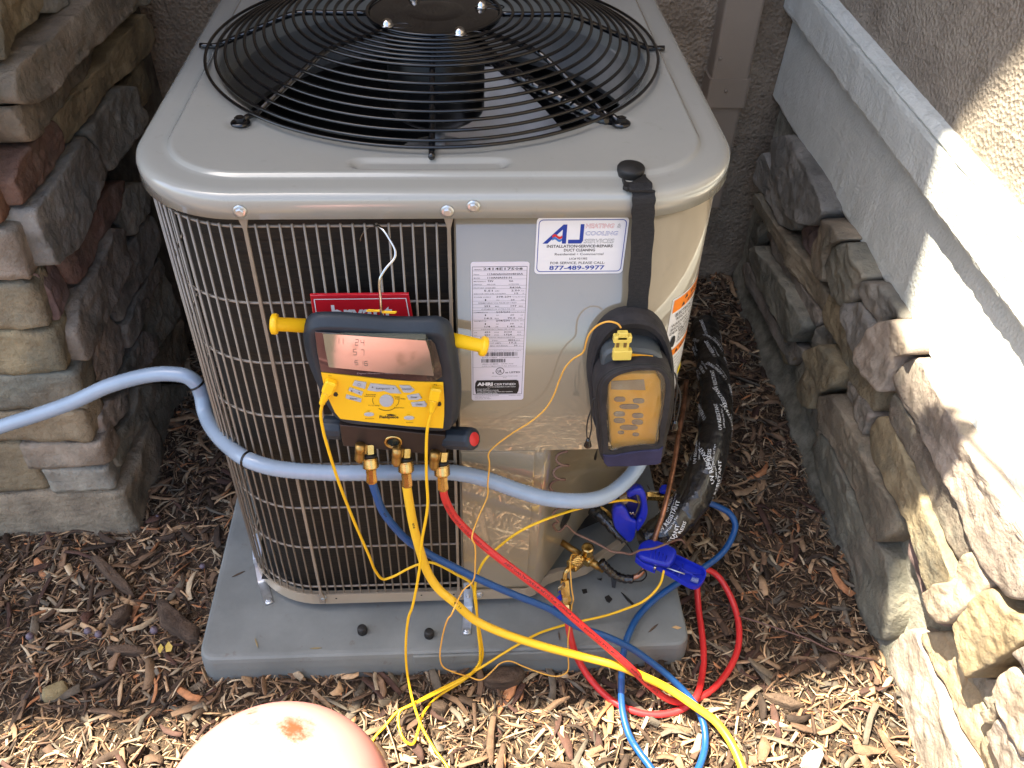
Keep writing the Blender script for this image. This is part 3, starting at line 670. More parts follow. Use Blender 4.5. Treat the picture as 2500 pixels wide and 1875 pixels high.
rnd_chunk('bark_piece', k316([(700, 30), (760, 20), (1000, 250), (1030, 330), (930, 290), (760, 130)]), .012, 2, BARK, 'long brown bark strip below the stone pier corner', 'bark')
rnd_chunk('bark_piece', k316([(340, 1080), (450, 1010), (530, 1000), (530, 1060), (400, 1130), (335, 1130)]), .012, 3, BARKT, 'tan crumbly bark lump in the shaded lower left mulch', 'bark')
rnd_chunk('bark_piece', k316([(820, 560), (900, 470), (1010, 400), (1000, 470), (900, 570)]), .014, 4, BARK, 'near-black bark wedge left of the largest bark slab', 'bark')
rnd_chunk('bark_piece', k316([(820, 730), (1000, 720), (1140, 740), (1130, 780), (960, 790), (830, 770)]), .008, 5, BARK, 'flat brown bark strip left of the yellow leaf', 'bark')
k6 = lambda L: [(1000+a/3.16, 1350+b/3.16) for a, b in L]
rnd_chunk('bark_piece', k6([(590, 960), (700, 910), (870, 900), (900, 950), (820, 1040), (640, 1060), (560, 1010)]), .02, 6, BARK, 'rough dark bark lump against the front of the pad under the yellow hose', 'bark')
rnd_chunk('bark_piece', k6([(160, 1190), (250, 1150), (300, 1190), (270, 1240), (180, 1230)]), .014, 7, BARK, 'dark bark lump beside the crossing of the thin yellow cables', 'bark')
kr = lambda L: [(1700+a/2.765, 1275+b/2.765) for a, b in L]
rnd_chunk('bark_piece', kr([(820, 920), (940, 900), (970, 950), (890, 1005)]), .012, 8, BARK, 'dark bark block near the base of the right stone wall', 'bark')
rnd_chunk('bark_piece', kr([(430, 1160), (560, 1150), (730, 1240), (640, 1260), (490, 1210)]), .008, 9, BARK, 'grey bark flake on the sunlit mulch right of the red hose loop', 'bark')
rnd_chunk('pebble', kr([(700, 1640), (740, 1560), (830, 1550), (850, 1600), (820, 1680)]), .02, 10, mat('pale_rock', (.5, .48, .42), (.6, .58, .52), .8), 'pale rock in the sunlit mulch at the bottom edge', 'stone')
for i, (u, v, s, lab) in enumerate(((384, 1262, 8, 'purple-grey berry nearest the pale corner stone of the pier'), (494, 1382, 8, 'blue-grey berry beside the left edge of the pad'), (214, 1540, 10, 'brown berry left of the bluish one in the mulch'),
                                    (240, 1548, 10, 'bluish berry right of the brown one in the mulch'), (376, 1538, 11, 'plum berry below the largest bark slab'), (72, 1553, 10, 'brown berry far left in the mulch'))):
    mb = MB(); c = P(u, v, z=G+.016); r = s*1.6/2134
    lathe(mb, c-Vector((0, 0, r)), (0, 0, 1), [(0, 0), (r*.3, r*.8), (r, r), (r*1.6, r*.75), (r*1.9, 0)], 10)
    tag(build('berry', mb, mat('berry', (.10, .075, .09), (.17, .13, .16), .4), origin=c), lab, 'berry', 'fallen berries in the mulch')
mb = MB()
for pts in ([(1218, 740), (1240, 700), (1262, 730), (1240, 775), (1225, 770)], [(1275, 720), (1300, 685), (1332, 720), (1320, 760), (1280, 765)]):
    slab(mb, [P(a/3.16, 1350+b/3.16, z=G+.028) for a, b in pts], (0.2, -.3, 1), .002)
tag(build('leaf', mb, mat('leaf_yellow', (.50, .34, .06), (.60, .44, .12), .7, scale=60)), 'torn pale yellow leaf on the mulch left of the pad', 'leaf')
mb = MB(); tube(mb, spline([P(1700+a/2.765, 1275+b/2.765, z=G+h) for a, b, h in ((280, 630, .03), (500, 700, .035), (760, 790, .035), (900, 860, .03), (1040, 900, .03), (1200, 925, .025))], 5), .0018, 6)
tag(build('twig', mb, mat('twig', (.10, .05, .04), (.16, .09, .07), .7)), 'thin reddish twig across the mulch towards the right wall', 'twig')
# ------------------------------------------------------------ pad
pad = thing('equipment_pad', 'grey plastic equipment pad under the air conditioner', 'equipment pad', (0, 0, G))
mb = MB(); PZ = -0.0288
def padp(d, z):
    x0, x1, y0, y1 = -0.462+d, 0.446-d, -0.487+d, 0.56-d
    return [Vector((x, y, z)) for x, y in rrect(x0, y0, x1, y1, max(.012, .03-d), 5)]
rings = [padp(-.004, -.13), padp(-.002, -.06), padp(.0, PZ-.012), padp(.002, PZ-.004), padp(.006, PZ-.0008), padp(.012, PZ)]
for a, b in zip(rings, rings[1:]): band(mb, a, b)
mb.add(rings[-1], [tuple(range(len(rings[-1])))], True); build('slab', mb, PAD, pad)
mb = MB(); x0, x1 = -0.072, 0.30
slab(mb, [(x0, -.4865, PZ-.006), (x1, -.4865, PZ-.006), (x1, -.4865, PZ-.03), (x0, -.4865, PZ-.03)], (0, -1, 0), .004, .002); build('grip_ledge', mb, PAD, pad)

# ------------------------------------------------------------ condensing unit
unit = thing('air_conditioner', 'beige outdoor air conditioning unit with black fan guard on top', 'air conditioner', (0, 0.05, 0))
HL = 0.8695; LIP = 0.034; CX, CY = -0.008, 0.055; LW = 0.40; YB = 0.515; RC = 0.155
def rr_hit(th, d):
    """distance from the fan centre to the rounded outline inset by d"""
    hx, cy0, hy = LW-d, (YB-LW)/2, (YB+LW)/2-d; r = max(RC-d, .02)
    dx, dy = math.cos(th), math.sin(th); lo, hi = 0.1, 1.2
    def inside(t):
        x, y = abs(CX+dx*t), abs(CY+dy*t-cy0)
        if x > hx or y > hy: return False
        if x > hx-r and y > hy-r: return (x-hx+r)**2+(y-hy+r)**2 <= r*r
        return True
    for _ in range(34):
        m_ = (lo+hi)/2
        if inside(m_): lo = m_
        else: hi = m_
    return lo
def rr_loop(d, n, z):
    return [Vector((CX+math.cos(2*math.pi*i/n)*rr_hit(2*math.pi*i/n, d), CY+math.sin(2*math.pi*i/n)*rr_hit(2*math.pi*i/n, d), z)) for i in range(n)]
N = 480; OR = 0.338
prof = [(0.012, HL-LIP), (0.0, HL-LIP-.0005), (0.0, HL-.012), (0.0012, HL-.0065), (0.0045, HL-.0025), (0.010, HL-.0004), (0.018, HL), (0.034, HL+.0002), (0.041, HL+.0004), (0.0425, HL+.0012), (0.0455, HL+.0042), (0.048, HL+.0050)]
loops = [rr_loop(d, N, z) for d, z in prof]
out = [p for p in loops[-1]]; circ = [Vector((CX+math.cos(2*math.pi*i/N)*(OR+.014), CY+math.sin(2*math.pi*i/N)*(OR+.014), HL+.0015)) for i in range(N)]
def dent(p):
    z = 0.0
    for fx, fy in ((-.268, -.208), (.252, -.208)):      # feet dimples
        d = math.hypot((p.x-fx), (p.y-fy)); z -= .0045*max(0, 1-(d/.028)**2)**2 if d < .028 else 0
    dx = max(0, abs(p.x+.01)-.085); d = math.hypot(dx, p.y+.328)
    if d < .017: z -= .005*min(1, 2.2*(1-(d/.017)))
    return z
mid = []
for k in range(1, 36):
    t = k/36; lp = []
    for a, b in zip(out, circ):
        q = a.lerp(b, t); q.z += dent(q)
        lp.append(q)
    mid.append(lp)
for a in (out, circ):
    for q in a: q.z += dent(q)
inn = [(OR+.006, HL+.0025), (OR, HL+.001), (OR-.002, HL-.006), (OR-.003, HL-.05)]
loops += mid+[circ]+[[Vector((CX+math.cos(2*math.pi*i/N)*r, CY+math.sin(2*math.pi*i/N)*r, z)) for i in range(N)] for r, z in inn]
mb = MB(); V = [p for l in loops for p in l]
mb.add(V, [(l*N+i, l*N+(i+1) % N, (l+1)*N+(i+1) % N, (l+1)*N+i) for l in range(len(loops)-1) for i in range(N)], True)
lid = build('lid', mb, PAINTL, unit)
# wall of the cabinet in plan: path of points, s measured along it
BI = 0.012; BR = RC-BI
def bpt(x, y, dx, dy): return (Vector((x, y, 0)), Vector((dx, dy, 0)))
def corner(cx, cy, a0, a1, n=14, r=BR): return [bpt(cx+r*math.cos(R(a)), cy+r*math.sin(R(a)), math.cos(R(a)), math.sin(R(a))) for a in [a0+(a1-a0)*i/n for i in range(n+1)]]
xf = LW-BI; yf = -LW+BI; yb = YB-BI
PATH_R = [bpt(0.022, yf, 0, -1)] + [bpt(.022+(xf-BR-.022)*i/5, yf, 0, -1) for i in range(1, 5)] + corner(xf-BR, yf+BR, -90, 0) + [bpt(xf, yf+BR+(yb-yf-2*BR)*i/6, 1, 0) for i in range(1, 6)] + corner(xf-BR, yb-BR, 0, 90)+corner(-xf+BR, yb-BR, 90, 180)
PATH_L = [bpt(-xf, yb-BR, -1, 0), bpt(-xf, yf+BR, -1, 0)] + corner(-xf+BR, yf+BR, 180, 270)[1:] + [bpt(.022, yf, 0, -1)]
def wall(mb, path, zs, off=0.0):
    V = []; k = len(zs)
    for p, n_ in path:
        for z in zs: V.append((p.x+n_.x*off, p.y+n_.y*off, z))
    mb.add(V, [(i*k+j, (i+1)*k+j, (i+1)*k+j+1, i*k+j+1) for i in range(len(path)-1) for j in range(k-1)], True)
# control panel skin: full height behind, cut short above the service corner
ZS = 0.400
def skin_bottom(x, y):
    if y > -0.02: return 0.0
    return ZS
mb = MB(); top = HL-LIP+.012
V = []; pth = PATH_R
zs_ = []
for p, n_ in pth:
    zb = ZS if (p.y < -0.03 and p.x > 0.0) else 0.02
    zs_.append(zb)
for (p, n_), zb in zip(pth, zs_):
    V += [(p.x, p.y, zb), (p.x, p.y, zb+.004), (p.x, p.y, top), (p.x-n_.x*.012, p.y-n_.y*.012, top)]
m_ = len(pth); mb.add(V, [(i*4+j, (i+1)*4+j, (i+1)*4+j+1, i*4+j+1) for i in range(m_-1) for j in range(3)], True)
# returned lower edge (thickness seen from below) and the vertical return beside the coil
V = []
for (p, n_), zb in zip(pth, zs_): V += [(p.x, p.y, zb), (p.x-n_.x*.003, p.y-n_.y*.003, zb-.001), (p.x-n_.x*.02, p.y-n_.y*.02, zb+.002)]
mb.add(V, [(i*3+j, i*3+j+1, (i+1)*3+j+1, (i+1)*3+j) for i in range(m_-1) for j in range(2)], True)
V = [(.022, yf, ZS), (.022, yf, top), (.018, yf+.004, top), (.018, yf+.02, top), (.018, yf+.02, ZS), (.018, yf+.004, ZS)]
mb.add([(.022, yf, .02), (.022, yf, top), (.0195, yf+.0025, top), (.0195, yf+.0025, .02), (.0195, yf+.03, top), (.0195, yf+.03, .02)], [(0, 1, 2, 3), (3, 2, 4, 5)], False)
build('corner_panel', mb, PAINT, unit)
# lower service panel and recessed valve plate
mb = MB(); yl = yf+.004
prof_l = [(.022, yl), (.155, yl), (.164, yl+.003), (.170, yl+.010), (.176, yl+.02), (.272, -.222), (.335, -.15), (.388, -.09), (.388, -.02)]
V = []
for x, y in prof_l: V += [(x, y, .018), (x, y, .06), (x, y, ZS+.02)]
mb.add(V, [(i*3+j, (i+1)*3+j, (i+1)*3+j+1, i*3+j+1) for i in range(len(prof_l)-1) for j in range(2)], True)
build('service_panel', mb, PAINT, unit)
mb = MB(); slab(mb, [(.0225, yl-.0008, .03), (.142, yl-.0008, .03), (.142, yl-.0008, ZS-.002), (.0225, yl-.0008, ZS-.002)], (0, -1, 0), .0025, .0012); build('access_cover', mb, PAINT, unit)
mb = MB()
mb.add([(.022, yf+.026, .02), (.388, yf+.2, .02), (.388, .4, .02), (-.36, .4, .02), (-.36, yf+.04, .02)], [(0, 1, 2, 3, 4)], False)
build('floor_pan', mb, BLACKM, unit)
# holes round the valve stubs
pn = Vector((.8, -.56, 0)).normalized()
def plate_at(t, z): a = Vector((.176, yl+.02, 0)); b = Vector((.272, -.222, 0)); q = a.lerp(b, t); q.z = z; return q+pn*.0012
mb = MB()
for t, z in ((.42, .125), (1.15, .20)):
    mb = MB(); lathe(mb, plate_at(t, z), pn, [(0, .021), (.0008, .020)], 20); build('valve_hole', mb, BLACKM, unit)
# coil and inner darkness
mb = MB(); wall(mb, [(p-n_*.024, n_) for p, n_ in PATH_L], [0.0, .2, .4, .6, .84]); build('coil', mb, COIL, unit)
mb = MB()
for z in [0.045+.0212*i for i in range(38)]:
    pass
for s in range(0): pass
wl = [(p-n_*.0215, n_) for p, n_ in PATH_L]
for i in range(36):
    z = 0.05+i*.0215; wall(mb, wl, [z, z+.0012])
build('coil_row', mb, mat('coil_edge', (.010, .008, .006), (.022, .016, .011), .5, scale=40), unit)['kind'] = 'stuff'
# inner lining so that light does not leak
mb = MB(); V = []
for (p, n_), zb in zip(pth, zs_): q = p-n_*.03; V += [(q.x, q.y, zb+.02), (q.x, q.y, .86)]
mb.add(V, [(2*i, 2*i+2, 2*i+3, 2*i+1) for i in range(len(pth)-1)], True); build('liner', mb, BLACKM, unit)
mb = MB(); slab(mb, [(x, y+.01, ZS+.012) for x, y in ((.03, yf), (.26, yf), (.34, -.34), (.372, -.27), (.376, -.02), (.27, -.2), (.17, -.36), (.03, -.37))], (0, 0, 1), .004); build('inner_shelf', mb, BLACKM, unit)
# guard wires
def arc_path(path, off):
    pts = [p+n_*off for p, n_ in path]; L = [0]
    for a, b in zip(pts, pts[1:]): L.append(L[-1]+(b-a).length)
    return pts, L
def at_s(pts, L, s):
    for i in range(len(L)-1):
        if L[i+1] >= s-1e-9:
            t = (s-L[i])/(L[i+1]-L[i]); return pts[i].lerp(pts[i+1], t)
    return pts[-1]
GP = PATH_L[:-1]+[bpt(.012, yf, 0, -1)]
pts, L = arc_path(GP, .002)
mb = MB(); tube(mb, [(0, 0, .030), (0, 0, .8225)], .0017, 6)
wm = None; xs_front = []
s = L[-1]-.0145; k = 0
SX = [-.242, .0131]
while s > L[0]+.01:
    q = at_s(pts, L, s)
    if not (q.y < yf+.01 and min(abs(q.x-a) for a in SX) < .005):
        if wm is None:
            mb2 = MB(); mb2.add([(x+unit.location.x, y+unit.location.y, z) for x, y, z in mb.v], mb.f); o = build('guard_wire', mb2, WIRE, unit); wm = o.data
            o.location = Vector((q.x, q.y, 0))-unit.location
            me = o.data
            for v in me.vertices: v.co += Vector((0, 0, 0))
        else:
            o = bpy.data.objects.new('guard_wire', wm); COL.objects.link(o); o.parent = unit; o.location = Vector((q.x, q.y, 0))-unit.location
    s -= .01515; k += 1
for v in wm.vertices: pass
hp, hL = arc_path(GP, -.0018)
for z in (.817, .697, .590, .483, .376, .269, .162, .045):
    mb = MB(); tube(mb, [(p.x, p.y, z) for p in hp]+[(.016, yf+.002, z)], .0021, 6); build('cross_wire', mb, WIRE, unit)
for x in SX:
    mb = MB()
    V = [(x-.0058, yf-.004, HL-LIP+.004), (x+.0058, yf-.004, HL-LIP+.004), (x+.0058, yf-.004, HL-LIP-.004), (x+.0025, yf-.004, HL-LIP-.018), (x+.0025, yf-.004, .034), (x+.0058, yf-.004, .024), (x+.0058, yf-.004, .004), (x-.0058, yf-.004, .004), (x-.0058, yf-.004, .024), (x-.0025, yf-.004, .034), (x-.0025, yf-.004, HL-LIP-.018), (x-.0058, yf-.004, HL-LIP-.004)]
    slab(mb, V, (0, -1, 0), .0035, .001); build('guard_strap', mb, WIRE, unit)
# base pan rim
rim = [(p.x, p.y) for p, n_ in PATH_L[:-1]]+[(.02, yf), (.140, yf), (.158, yf+.006), (.172, yf+.020), (.185, yf+.030), (.205, yf+.038), (.235, yf+.041), (.262, yf+.050), (.285, yf+.066), (.335, -.285), (.388, -.225), (.388, .35)]
rp = [Vector((x, y, 0)) for x, y in rim]
mb = MB(); V = []
for i, p in enumerate(rp):
    a = rp[max(0, i-1)]; b = rp[min(len(rp)-1, i+1)]; t = (b-a).normalized(); n_ = Vector((t.y, -t.x, 0))
    q = p+n_*.002
    V += [(q.x-n_.x*.014, q.y-n_.y*.014, .016), (q.x-n_.x*.0035, q.y-n_.y*.0035, .0165), (q.x-n_.x*.003, q.y-n_.y*.003, .0225), (q.x, q.y, .0225), (q.x, q.y, -.0055), (q.x-n_.x*.003, q.y-n_.y*.003, -.0065), (q.x-n_.x*.02, q.y-n_.y*.02, -.005)]
mb.add(V, [(i*7+j, i*7+j+1, (i+1)*7+j+1, (i+1)*7+j)[::-1] for i in range(len(rp)-1) for j in range(6)], False); build('base_pan', mb, PAN, unit)
mb = MB()
for x, y in ((-.28, -.25), (.1, -.3), (-.28, .3), (.2, .3)): lathe(mb, (x, y, PZ-.001), (0, 0, 1), [(0, .03), (.03, .03)], 16)
build('foot', mb, BLACKM, unit)
# hex screws
def hexscrew(c, nrm, r=.0062, par=None, m=ZINC, name='screw'):
    nrm = Vector(nrm).normalized(); c = Vector(c); mb = MB(); lathe(mb, c, nrm, [(0, r*1.25), (.0012, r*1.2), (.0018, r*.9)], 16)
    lathe(mb, c+nrm*.0016, nrm, [(0, r*.8), (.0035, r*.78), (.004, r*.62)], 6, False); return build(name, mb, m, par)
ys = -LW-.0003
for q in (P(585.7, 515.4, y=ys), P(1092, 515.4, y=ys), P(1156, 503.4, y=ys)): hexscrew(q, (0, -1, 0), .0068, unit)
for q in (P(789, 1457, y=yf-.0023), P(1124, 1449, y=yf-.0023), P(1171, 1451, y=yf-.0023)): hexscrew(q, (0, -1, 0), .0055, unit)
hexscrew((.29, yf+.068, .008), (.5, -.8, 0), .0055, unit); hexscrew((-.352, -.318, .012), (-.75, -.65, 0), .005, unit)
mb = MB()
for u, v in ((1029, 1453), (821, 1461), (1108, 1451)): lathe(mb, P(u, v, y=yf-.0021), (0, -1, 0), [(0, .0018), (.0005, .0018)], 8)
build('rivet_hole', mb, BLACKM, unit)

# ------------------------------------------------------------ fan guard, hub, motor, blades
fg = bpy.data.objects.new('fan_guard', None); COL.objects.link(fg); fg.parent = unit; fg.location = (0, 0, 0)
def gz_(r): return HL+.0595 if r < .215 else (HL+.0595-(r-.215)*.40 if r < .345 else HL+.0595-.052)
for i in range(17):
    r = .3555-.0155*i-(0.003 if i == 16 else 0)
    if i == 0: r = .3555
    z = gz_(r)+.004; mb = MB(); tube(mb, [(CX+math.cos(a)*r, CY+math.sin(a)*r, z) for a in [2*math.pi*k/120 for k in range(120)]], .0026, 8, closed=True)
    build('guard_ring', mb, BLACKG, fg)
for k in range(8):
    a = k*math.pi/4; c, s = math.cos(a), math.sin(a)
    foot = k % 2 == 1; re = .372 if not foot else .352
    rr = [.10, .16, .205, .225, .28, .33, .345, re]
    p = [Vector((CX+c*r, CY+s*r, gz_(min(r, .345))-.001)) for r in rr]
    if foot: p += [Vector((CX+c*.360, CY+s*.360, HL+.006)), Vector((CX+c*.368, CY+s*.368, HL+.003))]
    mb = MB(); tube(mb, spline(p, 4), .0042 if foot else .0045, 8); build('guard_spoke', mb, BLACKG, fg)
    if foot:
        mb = MB(); q = Vector((CX+c*.372, CY+s*.372, HL-.001)); lathe(mb, q, (0, 0, 1), [(0, .0135), (.004, .0135), (.006, .010)], 16)
        lathe(mb, q+Vector((0, 0, .006)), (0, 0, 1), [(0, .0075), (.005, .0072), (.006, .005)], 6, False); build('foot_screw', mb, BLACKG, fg)
HZ = HL+.062; mb = MB()
lathe(mb, (CX, CY, HZ), (0, 0, 1), [(-.010, .100), (-.004, .105), (-.001, .1035), (.001, .099), (.0018, .093), (.0018, .050), (.0022, .046), (.0032, .043), (.0032, .02), (.0032, .001)], 64); build('hub_plate', mb, BLACKG, fg)
for u, v in ((945, 56), (1122, 76), (1175, 10), (1010, -12)):
    q = P(u, v, z=HZ+.006); mb = MB(); q.z = HZ+.0018
    lathe(mb, q, (0, 0, 1), [(0, .0105), (.0018, .0105), (.002, .0085), (.005, .0084), (.0085, .0066), (.0105, .003)], 14); build('acorn_nut', mb, CHROME, fg)
    c2 = q+Vector((.020, .002, -.0004)); mb = MB(); tube(mb, [(c2.x+math.cos(t)*.016, c2.y+math.sin(t)*.010, c2.z) for t in [2*math.pi*k/24 for k in range(24)]], .0012, 5, closed=True); build('slot_rim', mb, BLACKG, fg)
# inside
mb = MB(); K = 96
for (r1, z1), (r2, z2) in (((OR-.003, HL-.048), (OR-.004, HL-.125)), ((OR-.004, HL-.125), (OR+.006, HL-.14)), ((OR+.006, HL-.14), (OR+.03, HL-.145))):
    band(mb, [Vector((CX+math.cos(2*math.pi*i/K)*r1, CY+math.sin(2*math.pi*i/K)*r1, z1)) for i in range(K)], [Vector((CX+math.cos(2*math.pi*i/K)*r2, CY+math.sin(2*math.pi*i/K)*r2, z2)) for i in range(K)])
build('fan_shroud', mb, INNER, unit)
mb = MB(); lathe(mb, (CX, CY, HL-.108), (0, 0, 1), [(0, .04), (.003, .066), (.012, .0775), (.018, .079), (.155, .079), (.16, .07)], 48); build('fan_motor', mb, mat('motor_black', (.004, .004, .004), (.007, .007, .008), .3), unit)
mb = MB(); lathe(mb, (CX, CY, HL-.19), (0, 0, 1), [(0, .012), (.05, .012)], 16); lathe(mb, (CX, CY, HL-.185), (0, 0, 1), [(0, .07), (.004, .072)], 40); build('fan_hub', mb, ALU, unit)
for k in range(3):
    a0 = R(-84+120*k); mb = MB(); V = []; na, nr = 14, 12
    for i in range(nr+1):
        t = i/nr; r = .055+(.318-.055)*t; sweep = R(18)*t
        wdt = R(62)-R(6)*t if t < .9 else R(57)-R(50)*(t-.9)
        for j in range(na+1):
            s_ = j/na; a = a0-sweep+wdt*s_
            V.append((CX+math.cos(a)*r, CY+math.sin(a)*r, HL-.262+.60*wdt*r*s_-.22*(r-.055)+.006*math.sin(math.pi*s_)))
    mb.add(V, [(i*(na+1)+j, i*(na+1)+j+1, (i+1)*(na+1)+j+1, (i+1)*(na+1)+j) for i in range(nr) for j in range(na)], True)
    build('fan_blade', mb, ALU, unit)
mb = MB(); p = [Vector((CX+.05, CY+.02, HL+.03)), P(1230, 165, z=HL+.03), P(1330, 222, z=HL+.022), P(1420, 270, z=HL+.01), P(1478, 298, z=HL+.0), P(1500, 315, z=HL-.03)]
pp = spline(p, 14); tube(mb, pp, .0105, 10, rfun=lambda i, a: .0105 if i % 2 else .0088); build('motor_conduit', mb, BLACKG, unit)
mb = MB(); z0 = .35; V = [(CX+math.cos(2*math.pi*i/40)*.36, CY+math.sin(2*math.pi*i/40)*.36, z0) for i in range(40)]; mb.add(V, [tuple(range(40))]); build('inner_floor', mb, BLACKM, unit)

# ------------------------------------------------------------ labels
FY = yf
def label(name, x0, z0, x1, z1, r, y=None, m=WHITE):
    y = FY-.0003 if y is None else y
    mb = MB(); slab(mb, [(x, y, z) for x, z in rrect(x0, z0, x1, z1, r)], (0, -1, 0), .0004); return build(name, mb, m, unit)
class Inks:
    def __init__(s, parent, fn): s.d = {}; s.p = parent; s.fn = fn
    def t(s, ink, *a, **k): put_text(s.d.setdefault(ink, MB()), a[0], s.fn, *a[1:], **k)
    def q(s, ink, poly): flat(s.d.setdefault(ink, MB()), poly, s.fn)
    def line(s, ink, x0, y0, x1, y1, w=.5):
        d = Vector((x1-x0, y1-y0)); n_ = Vector((-d.y, d.x)).normalized()*w/2
        s.q(ink, [(x0+n_.x, y0+n_.y), (x0-n_.x, y0-n_.y), (x1-n_.x, y1-n_.y), (x1+n_.x, y1+n_.y)])
    def ring(s, ink, A, B):
        mb = s.d.setdefault(ink, MB()); n = len(A); mb.add([s.fn(*p) for p in A]+[s.fn(*p) for p in B], [(i, (i+1) % n, n+(i+1) % n, n+i) for i in range(n)], False)
    def done(s):
        for ink, mb in s.d.items(): build('print', mb, ink, s.p)
# service company sticker (flat units 0..849 x 0..522, y down)
X0, Z0, X1, Z1 = .1255, .742, .2445, .829
st = label('service_sticker', X0, Z0, X1, Z1, .006)
I = Inks(st, lambda x, y: (X0+(X1-X0)*x/849, FY-.0009, Z1-(Z1-Z0)*(-y)/522))
I.fn = lambda x, y: (X0+(X1-X0)*x/849, FY-.0009, Z1+(Z1-Z0)*y/522)
I.ring(INKB, rrect(18, -502, 831, -18, 40), rrect(25, -495, 824, -25, 34))
top_ = I.fn
I.q(INKB, [(62, -235), (248, -62), (282, -62), (282, -235), (243, -235), (243, -108), (108, -235)])
I.q(INKB, [(405, -60), (440, -60), (440, -210), (425, -235), (300, -235), (300, -200), (405, -200)])
I2 = lambda x, y: (X0+(X1-X0)*x/849, FY-.0013, Z1+(Z1-Z0)*y/522)
mbr = MB(); mbb = MB()
wv = lambda t: 12*math.sin(t*2*math.pi)
for mm, yy in ((mbr, -168), (mbb, -194)):
    up = [(150+92*t, yy+wv(t)+9) for t in [i/10 for i in range(11)]]; dn = [(150+92*t, yy+wv(t)-13) for t in [i/10 for i in range(11)]]
    mm.add([I2(*p) for p in up+dn], [(i, i+1, 12+i, 11+i) for i in range(10)], False)
build('print', mbr, INKR, st); build('print', mbb, mat('ink_lightblue', (.05, .18, .5), None, .4), st)
for s_, x, y, ink, w_ in (('HEATING', 452, -95, INKR, 262), ('&', 742, -95, INK, 40), ('COOLING', 452, -162, mat('ink_midblue', (.06, .10, .42), None, .4), 305), ('SERVICES', 446, -232, INKG, 285)):
    I.t(ink, s_, x, y, 38, w=w_, bold=.03, ital=.12)
    mbw = MB(); put_text(mbw, s_, I2, x+1, y+1, 37, w=w_-3, bold=-.004, ital=.12); build('print', mbw, WHITEI, st)
I.t(INK, 'INSTALLATION\u2022SERVICE\u2022REPAIRS', 105, -272, 26, w=620, bold=.02)
I.t(INK, 'DUCT CLEANING', 268, -308, 25, w=294, bold=.02); I.t(INK, 'Residential \u2022 Commercial', 184, -344, 22, w=460, bold=.004)
I.t(INK, 'LIC# 921382', 326, -385, 19, w=170, bold=.008); I.t(INK, 'FOR SERVICE, PLEASE CALL:', 148, -428, 24, w=520, bold=.006)
I.t(INKB, '877-489-9977', 140, -482, 40, w=530, bold=.02)
I.done()
